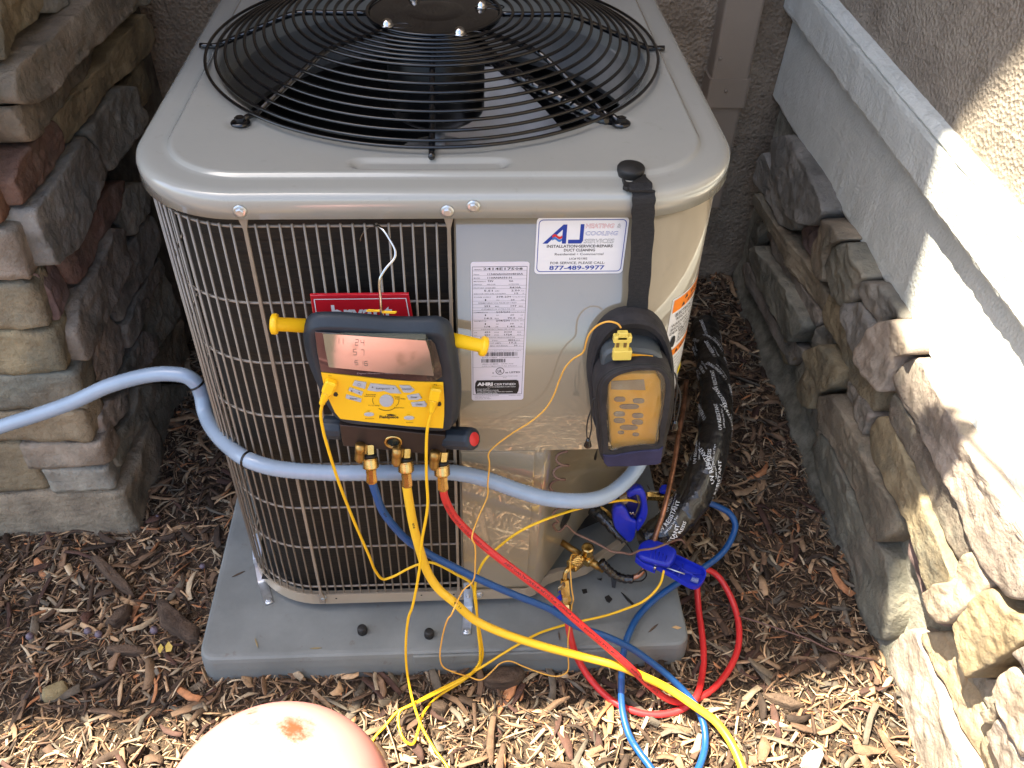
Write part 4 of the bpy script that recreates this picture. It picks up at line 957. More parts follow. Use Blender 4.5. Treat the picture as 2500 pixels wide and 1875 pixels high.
# rating plate (units of the enlarged photograph: 0..555 x 0..1455)
X0b, Z0b, X1b, Z1b = .0405, .512, .1185, .762
rt = label('rating_plate', X0b, Z0b, X1b, Z1b, .004, m=mat('label_lilac', (.66, .63, .69), (.70, .67, .73), .4, coat=.2))
I = Inks(rt, lambda x, y: (X0b+(X1b-X0b)*x/590, FY-.0009, Z1b+(Z1b-Z0b)*y/1455))
I.ring(INK, rrect(14, -1385, 570, -42, 2), rrect(18, -1381, 566, -46, 2))
rows = [(-72, [('SERIAL', 30, 13, 85), ('2414E17508', 125, 26, 400)]), (-118, [('PROD', 30, 12, 55), ('113ANA036000BHAA', 170, 19, 360)]), (-152, [('MODEL', 30, 12, 65), ('113ANA036-H', 170, 19, 245)]),
        (-184, [('METERING', 30, 12, 120), ('TXV', 170, 19, 60), ('NA', 390, 17, 42)]), (-213, [('DEVICE', 30, 12, 82), ('INDOOR', 165, 12, 85), ('OUTDOOR', 385, 12, 105)]),
        (-246, [('FACTORY CHARGED', 30, 12, 225), ('R410A', 400, 18, 112)]), (-276, [('5.51', 135, 18, 88), ('LBS', 250, 12, 42), ('2.50', 415, 18, 88), ('KG', 520, 10, 26)]),
        (-303, [('INDOOR TXV SUB COOLING', 32, 12, 325), ('12', 450, 17, 38), ('\u00b0F', 525, 11, 22)]), (-336, [('POWER SUPPLY', 32, 12, 175), ('208-230', 262, 18, 155), ('VOLTS AC', 428, 12, 130)]),
        (-366, [('1', 145, 17, 12), ('PH', 265, 11, 26), ('60', 412, 17, 40), ('HZ', 522, 11, 24)]), (-394, [('PERMISSIBLE VOLTAGE AT UNIT', 75, 12, 400)]),
        (-428, [('253', 138, 18, 62), ('MAX', 252, 12, 42), ('197', 415, 18, 60), ('MIN', 500, 12, 42)]), (-456, [('SUITABLE FOR OUTDOOR USE', 108, 12, 350)]),
        (-488, [('COMPRESSOR', 32, 12, 145), ('208/230', 262, 18, 150), ('VOLTS AC', 422, 12, 135)]), (-518, [('1', 145, 17, 12), ('PH', 265, 11, 26), ('60', 412, 17, 40), ('HZ', 522, 11, 24)]),
        (-550, [('14.2', 142, 18, 82), ('RLA', 250, 12, 42), ('70.0', 385, 18, 82), ('LRA', 500, 12, 42)]), (-576, [('FAN MOTOR', 32, 12, 128), ('208/230', 262, 18, 150), ('VOLTS AC', 422, 12, 135)]),
        (-608, [('1', 145, 17, 12), ('PH', 265, 11, 26), ('60', 412, 17, 40), ('HZ', 522, 11, 24)]), (-636, [('1/4', 142, 18, 60), ('HP', 262, 12, 26), ('1.40', 385, 18, 82), ('FLA', 500, 12, 42)]),
        (-662, [('DESIGN/TEST PRESSURE GAGE', 108, 12, 355)]), (-694, [('HI', 36, 12, 24), ('450', 142, 18, 62), ('PSI', 250, 12, 42), ('3103', 352, 18, 82), ('KPA', 492, 12, 42)]),
        (-722, [('LO', 36, 12, 24), ('250', 142, 18, 62), ('PSI', 250, 12, 42), ('1724', 352, 18, 82), ('KPA', 492, 12, 42)]), (-748, [('MAX DESIGN/WORKING PRESSURE', 98, 12, 372)]),
        (-780, [('PSIG', 225, 12, 56), ('4826', 395, 18, 82), ('KPA', 485, 12, 42)]), (-808, [('MIN CIRCUIT AMPS', 90, 12, 230), ('19.2', 410, 18, 80)]), (-838, [('MAX CKT-BKR(A)', 205, 12, 190), ('30', 462, 17, 38), ('A', 520, 11, 12)]),
        (-892, [('Short Circuit 5kA rms symmetrical  230 V', 100, 10, 440)]), (-966, [('MODEL NUMBER', 118, 11, 165), ('113ANA036000BHAA', 310, 11, 215)]), (-1036, [('SERIAL NUMBER', 118, 11, 180), ('2414E17508', 330, 11, 130)]), (-1060, [('DATE OF MANUFACTURE  JUN 2014', 118, 11, 380)])]
for y, items in rows:
    for s_, x, h, w_ in items: I.t(INK if h > 15 else INKG, s_, x, y-3, h*.9, w=w_, bold=.012 if h > 15 else .004, res=1)
for y in (-82, -126, -160, -222, -252, -310, -372, -404, -438, -466, -526+38, -582+20, -640-4, -672, -730, -760, -788, -816, -845, -875, -1072): I.line(INKG, 18, y, 566, y, 1.6)
for x0, x1, y0, y1 in ((110, 500, -948, -905), (110, 375, -1018, -978)):
    x = x0; rnd = random.Random(5)
    while x < x1: w_ = rnd.choice((3, 3, 6, 9)); I.q(INK, [(x, y0), (x+w_, y0), (x+w_, y1), (x, y1)]); x += w_+rnd.choice((3, 4, 7))
circ_ = lambda cx, cy, rx, ry, n=28: [(cx+rx*math.cos(2*math.pi*i/n), cy+ry*math.sin(2*math.pi*i/n)) for i in range(n)]
I.ring(INK, circ_(316, -1115, 48, 40), circ_(316, -1115, 41, 33)); I.t(INK, 'UL', 290, -1130, 30, w=50, bold=.03)
I.t(INK, 'c', 232, -1142, 20, w=16, bold=.02); I.t(INK, 'us LISTED', 376, -1140, 20, w=165, bold=.02)
I.t(INKG, 'CENTRAL COOLING AIR CONDITIONER', 225, -1178, 9, w=290); I.t(INKG, '3F28', 350, -1196, 8, w=40)
I.q(INK, [(50, -1375), (42, -1345), (38, -1300), (42, -1250), (60, -1218), (500, -1218), (525, -1228), (538, -1290), (530, -1350), (515, -1378)])
I.t(INKG, 'Heating & Cooling Systems', 36, -1404, 11, w=275); I.t(INKG, '7310 West Morris St', 36, -1422, 11, w=165); I.t(INKG, 'Indianapolis, IN 46231', 36, -1440, 11, w=185); I.t(INKG, '336992-4031', 420, -1405, 10, w=140)
fnw = lambda x, y: (X0b+(X1b-X0b)*x/590, FY-.0013, Z1b+(Z1b-Z0b)*y/1455)
I.done(); mbw = MB()
put_text(mbw, 'AHRI', fnw, 62, -1278, 36, w=175, bold=.05); put_text(mbw, 'CERTIFIED', fnw, 250, -1276, 24, w=245, bold=.012); put_text(mbw, 'WWW.AHRIDIRECTORY.ORG', fnw, 175, -1300, 11, w=320, bold=.01, ital=.2)
for i, s_ in enumerate(('Unitary Small AC', 'AHRI Standard 210/240', 'Certification applies only when the complete', 'system is listed with AHRI.')): put_text(mbw, s_, fnw, 60, -1322-i*17, 11, w=(145, 245, 405, 235)[i], bold=.012)
build('print', mbw, WHITEI, rt)
# warning label round the corner
CA = BR
def cfn(x, z, off=0.0004):   # x = arc length from the start of the corner
    a = x/CA; r = CA+off; return (xf-CA+r*math.sin(a), yf+CA-r*math.cos(a), z)
AX0, AX1, AZ0, AZ1 = math.radians(36)*CA, math.radians(36)*CA+.135, .418, .676
mb = MB(); n = 24; V = []
for i in range(n+1):
    x = AX0+(AX1-AX0)*i/n; V += [cfn(x, AZ0), cfn(x, AZ1)]
mb.add(V, [(2*i, 2*i+2, 2*i+3, 2*i+1) for i in range(n)], True); wl_ = build('warning_label', mb, WHITE, unit)
def cstrip(mb, x0, z0, x1, z1, off):
    V = []; n = max(2, int((x1-x0)/.005))
    for i in range(n+1): x = x0+(x1-x0)*i/n; V += [cfn(x, z0, off), cfn(x, z1, off)]
    mb.add(V, [(2*i, 2*i+2, 2*i+3, 2*i+1) for i in range(n)], True)
mb = MB(); cstrip(mb, AX0+.003, AZ1-.026, AX1-.003, AZ1-.003, .0009); build('print', mb, INKO, wl_); mb = MB(); cstrip(mb, AX0+.003, AZ1-.118, AX1-.003, AZ1-.104, .0009); build('print', mb, INKO, wl_)
J = Inks(wl_, lambda x, z: cfn(x, z, .0014)); wx = AX0+.006
J.t(INK, 'WARNING', wx+.04, AZ1-.013, .008, w=.058, bold=.02); J.t(INK, 'AVERTISSEMENT', wx+.032, AZ1-.023, .007, w=.078, bold=.01)
for cx, cz in ((wx+.028, AZ1-.012), (wx+.022, AZ1-.023), (wx+.028, AZ1-.115)): J.q(INK, [(cx-.0045, cz), (cx+.0045, cz), (cx, cz+.0075)])
J.t(INK, 'WARNING', wx+.036, AZ1-.1145, .006, w=.045, bold=.02)
J.t(INK, 'ELECTRICAL SHOCK HAZARD', wx+.006, AZ1-.036, .006, w=.112, bold=.02); J.t(INK, "RISQUE D'\u00c9LECTROCUTION", wx+.01, AZ1-.0445, .006, w=.108, bold=.01)
for i, s_ in enumerate(('WARNING: RISK OF ELECTRIC', 'SHOCK. CAN CAUSE INJURY OR', 'DEATH. DISCONNECT ALL')): J.t(INK, s_, wx, AZ1-.054-i*.0075, .0052, w=.12, bold=.01)
for i, s_ in enumerate(('REMOTE ELECTRIC POWER', 'SUPPLIES BEFORE SERVICE', 'ATTENTION: RISQUE DE', 'DECHARGE. PEUT CAUSER')): J.t(INK, s_, wx+.024, AZ1-.0745-i*.0068, .0048, w=.095, bold=.01)
J.q(INK, [(wx+.005, AZ1-.096), (wx+.004, AZ1-.086), (wx+.007, AZ1-.076), (wx+.012, AZ1-.074), (wx+.016, AZ1-.078), (wx+.018, AZ1-.088), (wx+.015, AZ1-.097)])
for i in range(15):
    J.t(INKG, ('If this product is not installed and serviced by a', 'qualified technician it may cause fire, electric shock', 'Read the manual before installing this appliance and', 'keep it with the unit. All panels must be in place')[i % 4], wx, AZ1-.127-i*.0082, .0042, w=.121, bold=.004, res=1)
J.done(); mb = MB(); cstrip(mb, wx+.004, AZ0+.066, wx+.03, AZ0+.076, .0016); build('print', mb, INKY, wl_); mb = MB(); cstrip(mb, wx+.055, AZ0+.075, wx+.075, AZ0+.09, .0016); build('print', mb, INKY, wl_)
# red maker's badge on the coil guard
mb = MB(); by = yf-.006
B4 = [P(757, 716, y=by), P(998, 716, y=by), P(1016, 800, y=by), P(757, 800, y=by)]
bw = B4[1].x-B4[0].x; zt = B4[0].z; xl = B4[0].x
slab(mb, [(xl, by, zt), (xl+bw, by, zt), (xl+bw+.006, by, zt-.062), (xl, by, zt-.062)], (0, -1, 0), .004, .0012); bd = build('badge', mb, REDB, unit)
fb = lambda x, z: (xl+x, by-.0043, zt+z)
I = Inks(bd, fb)
for a in ((.005, -.007, bw-.004, -.007), (.005, -.007, .005, -.055)): I.line(WHITEI, *a, .0012)
I.line(WHITEI, bw-.004, -.007, bw+.0005, -.055, .0012)
I.t(WHITEI, 'bryant', .026, -.041, .0245, w=.082, bold=.025); I.done()

# hold-down brackets
def bracket(pts, wdir, label_):
    t = thing('hold_down_bracket', label_, 'bracket', pts[-1], 'zinc brackets holding the unit to the pad')
    mb = MB(); wv_ = Vector(wdir).normalized()*.0085; V = []
    for i, p in enumerate(pts):
        a = Vector(pts[max(0, i-1)]); b = Vector(pts[min(len(pts)-1, i+1)]); nn = (b-a).cross(wv_).normalized()*.0009
        p = Vector(p); V += [p-wv_-nn, p+wv_-nn, p+wv_+nn, p-wv_+nn]
    k = len(pts); F = [(i*4+j, i*4+(j+1) % 4, (i+1)*4+(j+1) % 4, (i+1)*4+j) for i in range(k-1) for j in range(4)]+[(0, 1, 2, 3)[::-1], tuple((k-1)*4+j for j in range(4))]
    mb.add(V, F, False); build('strap', mb, ZINC, t); return t
q = Vector((-.358, -.365, PZ+.0022))
t = bracket([(-.381, -.262, .048), (-.375, -.30, .022), (-.3745, -.302, .0), (-.371, -.318, PZ+.004), (-.369, -.322, PZ+.0022), (-.352, -.365, PZ+.0022), (-.349, -.372, PZ+.0022)], (.9, .38, 0), 'bent zinc bracket at the front left corner of the unit')
hexscrew((-.3505, -.366, PZ+.003), (0, 0, 1), .006, t, ZINC); hexscrew((-.379, -.300, .010), (-.9, -.4, .1), .004, t, ZINC)
q = P(1140, 1541, z=PZ+.003)
t = bracket([(.031, yf-.0042, .052), (.031, yf-.0042, PZ+.004), (.030, yf-.008, PZ+.0022), (.0265, -.446, PZ+.0022), (.026, -.452, PZ+.0022)], (1, .03, 0), 'straight zinc bracket below the middle of the unit front')
hexscrew((q.x, q.y, PZ+.003), (0, 0, 1), .006, t, ZINC); hexscrew((.031, yf-.0053, .012), (0, -1, 0), .004, t, ZINC)
mb = MB(); slab(mb, [(.0275, yf-.0052, .034), (.0345, yf-.0052, .034), (.0345, yf-.0052, .046), (.0275, yf-.0052, .046)], (0, -1, 0), .0003); build('slot', mb, BLACKM, t)
for i, (u, v, lab) in enumerate(((885, 1543, 'left one of the two black valve caps on the pad'), (1048, 1552, 'right one of the two black valve caps on the pad'))):
    c = P(u, v, z=PZ); mb = MB(); lathe(mb, c, (0, 0, 1), [(0, .0082), (.001, .009), (.0135, .0084), (.0155, .0072), (.016, .004)], 24)
    for k in range(24):
        a = 2*math.pi*k/24; lathe(mb, c+Vector((math.cos(a)*.0086, math.sin(a)*.0086, .001)), (0, 0, 1), [(0, .0006), (.011, .0006)], 4)
    tag(build('valve_cap', mb, BLACKM, origin=c), lab, 'cap', 'black valve caps left on the pad')
# ------------------------------------------------------------ digital manifold gauge
MY = -0.466
man = thing('manifold_gauge', 'yellow and black digital manifold gauge hanging on the coil guard', 'gauge', P(925, 905, y=MY))
MN = Vector((0, -1, 0))
def mp(L, y=MY): return [P(u, v, y=y) for u, v in L]
def k4(L): return [(700+a/4.424, 750+b/4.424) for a, b in L]
fo = mp(k4([(290, 215), (560, 205), (900, 225), (1250, 255), (1540, 262), (1700, 300), (1745, 480), (1790, 700), (1800, 950), (1790, 1150), (1770, 1310), (1700, 1335), (1200, 1300), (620, 1235), (530, 1170), (440, 960), (330, 700), (250, 400), (245, 260)]))
bo = mp(k4([(230, 25), (480, 0), (760, 18), (1100, 48), (1400, 55), (1640, 45), (1760, 95), (1835, 320), (1880, 600), (1905, 850), (1890, 1080), (1835, 1270), (1700, 1345), (1200, 1310), (600, 1250), (480, 1150), (370, 940), (210, 560), (165, 200)]), MY)
fo = resample(spline(fo, 5, True), 90); bo = resample(spline(bo, 5, True), 90)
# match starting points
j0 = min(range(90), key=lambda j: (bo[j]-fo[0]).length); bo = bo[j0:]+bo[:j0]
c0 = sum(fo, Vector())/90
def lay(A, B, t, y): return [Vector((a.x*(1-t)+b.x*t, y, a.z*(1-t)+b.z*t)) for a, b in zip(A, B)]
fo_in = [c0+(p-c0)*.93 for p in fo]
back = lay(fo, bo, 1.0, MY)
def down(L, y):   # the case narrows towards its back
    k = y-MY; return [Vector((p.x+(p.x-.03)*k/.89, y, p.z-.84*k)) for p in L]
ls = [down(fo_in, MY+.002), down([c0+(p-c0)*.975 for p in fo], MY), down(fo, MY+.0012), down(lay(fo, bo, .45, 0), MY+.006), down(lay(fo, bo, .8, 0), MY+.014), down(lay(fo, bo, .86, 0), MY+.028), down(lay(fo, bo, .72, 0), MY+.042), down(lay(fo, bo, .55, 0), MY+.048)]
mb = MB(); V = [p for l in ls for p in l]
F = [(l*90+i, l*90+(i+1) % 90, (l+1)*90+(i+1) % 90, (l+1)*90+i) for l in range(len(ls)-1) for i in range(90)]
V += [Vector((c0.x, MY+.002, c0.z)), Vector((c0.x, MY+.048, c0.z))]; nf = len(V)-2
F += [(i, nf, (i+1) % 90) for i in range(90)]+[((len(ls)-1)*90+i, (len(ls)-1)*90+(i+1) % 90, nf+1) for i in range(90)]
mb.add(V, F, True); build('rubber_case', mb, RUBBER, man)
def plate(name, L, t, m, parent, y=MY, bev=.0006, n=0, label=None):
    pts = mp(L, y); mb = MB(); slab(mb, pts, MN, t, bev); return build(name, mb, m, parent, label)
plate('faceplate', k4([(372, 700), (700, 735), (1100, 778), (1400, 800), (1690, 806), (1702, 1000), (1700, 1180), (1688, 1303), (1300, 1278), (900, 1237), (578, 1200), (520, 1130), (440, 960), (400, 830)]), .0015, FACE, man, y=MY+.0005)
plate('display_lens', k4([(302, 258), (700, 285), (1100, 312), (1400, 332), (1560, 345), (1600, 390), (1640, 520), (1672, 660), (1678, 745), (1640, 765), (1600, 800), (1300, 790), (1100, 772), (700, 728), (368, 690), (330, 480)]), .0014, mat('lens_surround', (.022, .014, .016), (.04, .026, .026), .12, coat=1.0, coat_r=.03), man, y=MY+.0005)
def scr(u, v):   # the glass stands slightly turned to the left
    return P(u, v, y=MY-.0012-.0125*(u-788)/270-.0060*(v-814)/95)
mb = MB(); fpt = [scr(*q) for q in k4([(390, 285), (900, 320), (1500, 362), (1540, 480), (1588, 742), (1100, 712), (455, 648), (415, 450)])]
bpt_ = [Vector((p.x, MY+.001, p.z)) for p in fpt]; band(mb, bpt_, fpt, False); mb.add(fpt, [tuple(range(8))], False); build('screen', mb, LCD, man)
I = Inks(man, lambda x, y: tuple(P(700+x/4.424, 750-y/4.424, y=(MY-.0017 if y < -700 else MY-.0016-.0125*(x-390)/1195-.0060*(-y-285)/420))))
mseg = mat('lcd_segment', (.11, .10, .085), None, .3)
def seg7(x, y, w_, h, s_, ink=mseg):
    on = {'0': 'abcdef', '1': 'bc', '2': 'abged', '3': 'abgcd', '4': 'fgbc', '5': 'afgcd', '6': 'afgedc', '7': 'abc', '8': 'abcdefg', '9': 'abcdfg'}[s_]; t = w_*.11
    sg = {'a': (x, y, x+w_, y), 'g': (x, y-h/2, x+w_, y-h/2), 'd': (x, y-h, x+w_, y-h), 'f': (x, y, x, y-h/2), 'b': (x+w_, y, x+w_, y-h/2), 'e': (x, y-h/2, x, y-h), 'c': (x+w_, y-h/2, x+w_, y-h)}
    for k in on: I.line(ink, *sg[k], t)
for x, y, ch in ((530, -335, '1'), (575, -338, '1'), (740, -350, '2'), (800, -355, '4'), (720, -455, '5'), (800, -462, '7'), (735, -580, '5'), (790, -584, '1'), (840, -588, '6')): seg7(x, y, 34, 62 if y > -560 else 44, ch)
I.t(mat('ink_faint', (.32, .24, .25), None, .5), 'Digital Manifold + Vacuum Gauge', 760, -722, 17, w=535, ital=.1)
I.d.clear() if False else None
for s_, x, y, h, w_ in (('T1', 446, -748, 13, 34), ('T2', 1588, -845, 13, 34), ('Superheat', 855, -950, 13, 110), ('Subcooling', 838, -968, 13, 120), ('Target', 1160, -975, 13, 66), ('Superheat', 1172, -995, 13, 110),
                        ('T1 T2 Setup', 880, -1068, 13, 122), ('Saturation', 1162, -1092, 13, 108), ('Pressure', 850, -1208, 10, 92), ('Pressure', 1292, -1250, 10, 74), ('High', 868, -1126, 9, 30), ('Low', 1300, -1166, 9, 30)):
    I.t(INK, s_, x, y, h, w=w_, bold=.01)
I.t(INK, 'Fieldpiece', 1002, -1200, 30, w=206, bold=.03)
for i in range(9):
    a0 = R(100+i*12-90+95); 
arc = lambda cx, cy, rx, ry, a0, a1, n=10: [(cx+rx*math.cos(R(a0+(a1-a0)*i/n)), cy+ry*math.sin(R(a0+(a1-a0)*i/n))) for i in range(n+1)]
for A in (arc(1078, -1005, 150, 105, 165, 205), arc(1078, -1005, 135, 112, 232, 312), arc(1078, -1005, 135, 100, 320, 365)):
    for p, q in zip(A, A[1:]): I.line(INK, *p, *q, 5)
I.q(INK, [(1075, -1160), (1120, -1155), (1190, -1166), (1150, -1174), (1095, -1172)])
I.done()
def btn(L, lab=None, ink=None):
    o = plate('button', L and k4(L), .0022, BTN, man, y=MY-.001, bev=.0008); return o
B_ = [([(735, 788), (862, 808), (848, 875), (712, 836)]), ([(905, 818), (1175, 845), (1238, 925), (1120, 920), (1050, 895), (980, 905), (872, 888)]), ([(1215, 838), (1330, 842), (1382, 888), (1340, 915), (1262, 912)]),
      ([(682, 862), (825, 910), (810, 948), (668, 892)]), ([(645, 938), (808, 985), (804, 1020), (636, 975)]), ([(1298, 950), (1428, 928), (1460, 975), (1410, 995), (1318, 992)]), ([(1342, 1025), (1490, 1012), (1515, 1045), (1505, 1068), (1358, 1065)]),
      ([(1078+76*math.cos(2*math.pi*i/20), 1005+64*math.sin(2*math.pi*i/20)) for i in range(20)]), ([(890+54*math.cos(2*math.pi*i/16), 1152+18*math.sin(2*math.pi*i/16)) for i in range(16)]), ([(1322+56*math.cos(2*math.pi*i/16), 1190+18*math.sin(2*math.pi*i/16)) for i in range(16)])]
for L in B_: btn(L)
I = Inks(man, lambda x, y: tuple(P(700+x/4.424, 750-y/4.424, y=MY-.0036)))
I.t(INKG, 'Refrigerant', 965, -888, 20, w=150, bold=.01); I.t(INKG, 'ON/OFF', 1243, -896, 20, w=105, bold=.01); I.t(INKG, 'Alarm', 678, -998, 20, w=80, bold=.02); I.t(INKG, 'Enter', 1340, -982, 19, w=72, bold=.02); I.t(INKG, 'Units', 1395, -1058, 19, w=72, bold=.02)
for a in ([(915, -872), (938, -872), (926, -852)], [(1140, -872), (1162, -874), (1152, -890)], [(695, -893), (715, -908), (695, -915)], [(790, -915), (770, -922), (790, -935)]): I.q(INKG, a)
for p, q in zip(arc(782, -838, 17, 13, 0, 360, 12), arc(782, -838, 17, 13, 0, 360, 12)[1:]): I.line(INKG, *p, *q, 3)
I.done()
for L in ([(505, 940), (520, 915), (545, 920), (556, 945), (540, 965), (508, 958)], [(1628, 1060), (1640, 1025), (1660, 1018), (1672, 1045), (1660, 1068), (1640, 1068)]): plate('magnet_hole', k4(L), .0004, BLACKM, man, y=MY-.001, bev=0)
# hanger tabs and hook
for L in ([(885, 22), (1008, 28), (1005, 52), (870, 50), (855, 40)], [(1035, 38), (1190, 44), (1182, 64), (1165, 72), (1030, 66)]):
    pts = [P(700+a/4.424, 750+b/4.424, y=-.4515) for a, b in L]; mb = MB(); slab(mb, pts, (0, -.75, .66), .003, .001); build('hanger_tab', mb, YPLAS, man)
mb = MB(); hk = [P(932, 775, y=-.448), P(929, 730, y=-.446), P(927, 683, y=-.442), P(942, 655, y=-.436), P(963, 630, y=-.428), P(965, 612, y=-.422), P(952, 586, y=-.412), P(936, 562, y=-.402), P(920, 551, y=-.392), P(904, 553, y=-.380), P(890, 563, y=-.372), P(882, 580, y=-.368), P(880, 588, y=-.367)]
tube(mb, spline(hk, 6), .0018, 8); build('hook', mb, CHROME, man)
# side spools
for c, e, lab in ((P(747, 795, y=MY+.022), P(668, 791, y=MY+.022), 0), (P(1100, 828, y=MY+.022), P(1183, 846, y=MY+.022), 1)):
    ax = (e-c); Ls = ax.length; mb = MB(); r = .0095
    lathe(mb, c, ax, [(0, r), (Ls-.006, r*.96), (Ls-.0055, r*1.35), (Ls-.003, r*1.48), (Ls+.002, r*1.42), (Ls+.004, r*1.0), (Ls+.003, r*.45), (Ls-.004, r*.4)], 24); build('cord_spool', mb, YPLAS, man)
# valve block
blk = mp(k4([(572, 1250), (1000, 1290), (1500, 1345), (1715, 1362), (1722, 1590), (1300, 1545), (900, 1505), (612, 1480), (592, 1400)]), -.442)
mb = MB(); slab(mb, [p+Vector((0, .036, 0)) for p in blk], MN, .040, .0015); build('valve_block', mb, BLOCK, man)
SGY = -.4465
cc = P(700+1150/4.424, 750+1455/4.424, y=SGY); mb = MB(); lathe(mb, cc+Vector((0, .001, 0)), MN, [(0, .0135), (.002, .0134), (.0032, .0122), (.0032, .0098), (.0010, .0094)], 28); build('sight_glass_ring', mb, BRASS, man)
mb = MB(); lathe(mb, cc+Vector((0, .0015, 0)), MN, [(0, .0092), (.0022, .0090)], 6, False); build('sight_glass', mb, mat('sight_glass', (.015, .022, .02), None, .08, coat=1), man)
for c, e, red in ((P(1090, 1068, y=-.430), P(1158, 1072, y=-.458), 1), (P(835, 1045, y=-.430), P(788, 1042, y=-.430), 0)):
    ax = (e-c); Ls = ax.length; mb = MB(); r = .0175
    nrm_ = ax.normalized(); n1 = nrm_.orthogonal().normalized(); n2 = nrm_.cross(n1); V = []; ks = 48
    prof_ = [(0, .6), (.001, .98), (Ls*.15, 1), (Ls*.86, 1), (Ls*.95, .93), (Ls, .7)]
    for d, f in prof_:
        for j in range(ks):
            a = 2*math.pi*j/ks; rr = r*f*(1-.055*(abs(math.cos(a*6))**6)); V.append(c+nrm_*d+(n1*math.cos(a)+n2*math.sin(a))*rr)
    mb.add(V, [(i*ks+j, i*ks+(j+1) % ks, (i+1)*ks+(j+1) % ks, (i+1)*ks+j) for i in range(5) for j in range(ks)]+[tuple(5*ks+j for j in range(ks))], True)
    kb = build('valve_knob', mb, RUBBER, man)
    if red: mb = MB(); lathe(mb, e-nrm_*.0004, nrm_, [(0, .0108), (.0012, .0100)], 20); build('knob_cap', mb, INKR, kb)
# ports under the block
PORTS = []
for u0, u1, v0, um, vm, ub, vb in ((880, 906, 1085, 893, 1128, 906, 1172), (970, 996, 1094, 983, 1136, 992, 1181), (1062, 1086, 1103, 1074, 1146, 1080, 1190)):
    pt = bpy.data.objects.new('hose_port', None); COL.objects.link(pt); pt.parent = man
    # side port with schrader thread
    a = P(u0, v0, y=-.455); b = P(u0-3, v0+42, y=-.462)
    ax = b-a; L_ = ax.length; mb = MB(); lathe(mb, a, ax, [(0, .0074), (L_*.45, .0074)]+[(L_*(.46+.045*i), .0073 if i % 2 else .0060) for i in range(10)]+[(L_*.92, .0050), (L_, .0046), (L_*1.04, .0025)], 20); build('side_port', mb, BRASSD, pt)
    a = P(u1-4, v0-2, y=-.440); b = P(ub-3, vm-4, y=-.452); ax = b-a; L_ = ax.length
    mb = MB(); lathe(mb, a, ax, [(0, .009), (L_*.55, .009), (L_*.56, .006), (L_, .006)], 6, False); build('port_body', mb, BRASS, pt)
    mb = MB(); lathe(mb, a+ax*.62, ax, [(0, .0108), (.0035, .0108)], 20); build('gasket', mb, BLACKM, pt)
    a = a+ax*.80; b = P(ub, vb-26, y=-.459); ax = b-a; L_ = ax.length
    mb = MB(); lathe(mb, a, ax, [(0, .008), (L_*.06, .0118)]+[(L_*(.08+.08*i), .0124 if i % 2 else .0110) for i in range(10)]+[(L_*.90, .010), (L_, .008)], 24); build('knurled_nut', mb, BRASS, pt)
    a = b; b = P(ub+2, vb+4, y=-.463); ax = b-a; L_ = ax.length
    mb = MB(); lathe(mb, a-ax*.1, ax, [(0, .0078), (L_*.3, .0084), (L_*.34, .0078), (L_*1.0, .0088), (L_*1.1, .0082)], 8, False); build('crimp_ferrule', mb, BRASS, pt)

# ------------------------------------------------------------ hoses and cables
def CP(L): return [P(u, v, **{k: val}) for u, v, k, val in L]
def hose(name, L, r, m, label_, cat, n=8, k=14, group=None, extra=None):
    pts = spline(CP(L) + (extra or []), n); t = thing(name, label_, cat, pts[0], group)
    mb = MB(); tube(mb, pts, r, k); build('hose' if 'hose' in name else 'cable', mb, m, t); t['_p'] = 0; del t['_p']; return t, pts
def ferrule(t, p, d, r, L_, name='ferrule', m=BRASS, k=8):
    mb = MB(); lathe(mb, p, d, [(0, r), (L_*.8, r), (L_, r*.85)], k, False); return build(name, mb, m, t)
YL = [(992, 1181, 'y', -.462), (999, 1226, 'y', -.466), (1009, 1281, 'y', -.474), (1025, 1343, 'y', -.484), (1044, 1397, 'y', -.494), (1071, 1438, 'y', -.503), (1112, 1473, 'y', -.512), (1158, 1513, 'y', -.520), (1221, 1543, 'y', -.528), (1316, 1575, 'y', -.535), (1411, 1600, 'y', -.542), (1506, 1625, 'z', .035), (1570, 1651, 'z', .0), (1633, 1682, 'z', -.03), (1700, 1727, 'z', -.05), (1747, 1762, 'z', -.06), (1783, 1810, 'z', -.067), (1812, 1875, 'z', -.07), (1840, 1980, 'z', -.078)]
yh, yp = hose('yellow_hose', YL, .0073, YEL, 'thick yellow charging hose running from the gauge down to the lower right', 'hose', group='charging hoses of the gauge')
BL = [(907, 1172, 'y', -.463), (917, 1202, 'y', -.464), (933, 1245, 'y', -.465), (963, 1286, 'y', -.466), (1001, 1324, 'y', -.466), (1044, 1351, 'y', -.467), (1112, 1386, 'y', -.472), (1180, 1419, 'y', -.478), (1261, 1454, 'y', -.484), (1342, 1487, 'y', -.49), (1411, 1530, 'y', -.50), (1475, 1552, 'y', -.512), (1538, 1581, 'y', -.52), (1585, 1613, 'z', -.01), (1633, 1651, 'z', -.035), (1674, 1692, 'z', -.055), (1700, 1725, 'z', -.065), (1718, 1770, 'z', -.075), (1722, 1810, 'z', -.08), (1715, 1850, 'z', -.08), (1690, 1900, 'z', -.08), (1650, 1925, 'z', -.082), (1610, 1900, 'z', -.082), (1580, 1862, 'z', -.08), (1553, 1825, 'z', -.078), (1535, 1793, 'z', -.072), (1519, 1730, 'z', -.06), (1517, 1666, 'z', -.04), (1521, 1603, 'z', -.016), (1532, 1556, 'z', -.008), (1560, 1502, 'z', -.010), (1601, 1461, 'z', -.006), (1657, 1422, 'z', .005), (1725, 1381, 'z', .012), (1765, 1348, 'z', .02), (1788, 1310, 'z', .03), (1795, 1280, 'z', .042), (1784, 1256, 'z', .055), (1760, 1240, 'z', .07), (1720, 1225, 'z', .085), (1668, 1216, 'z', .095)]
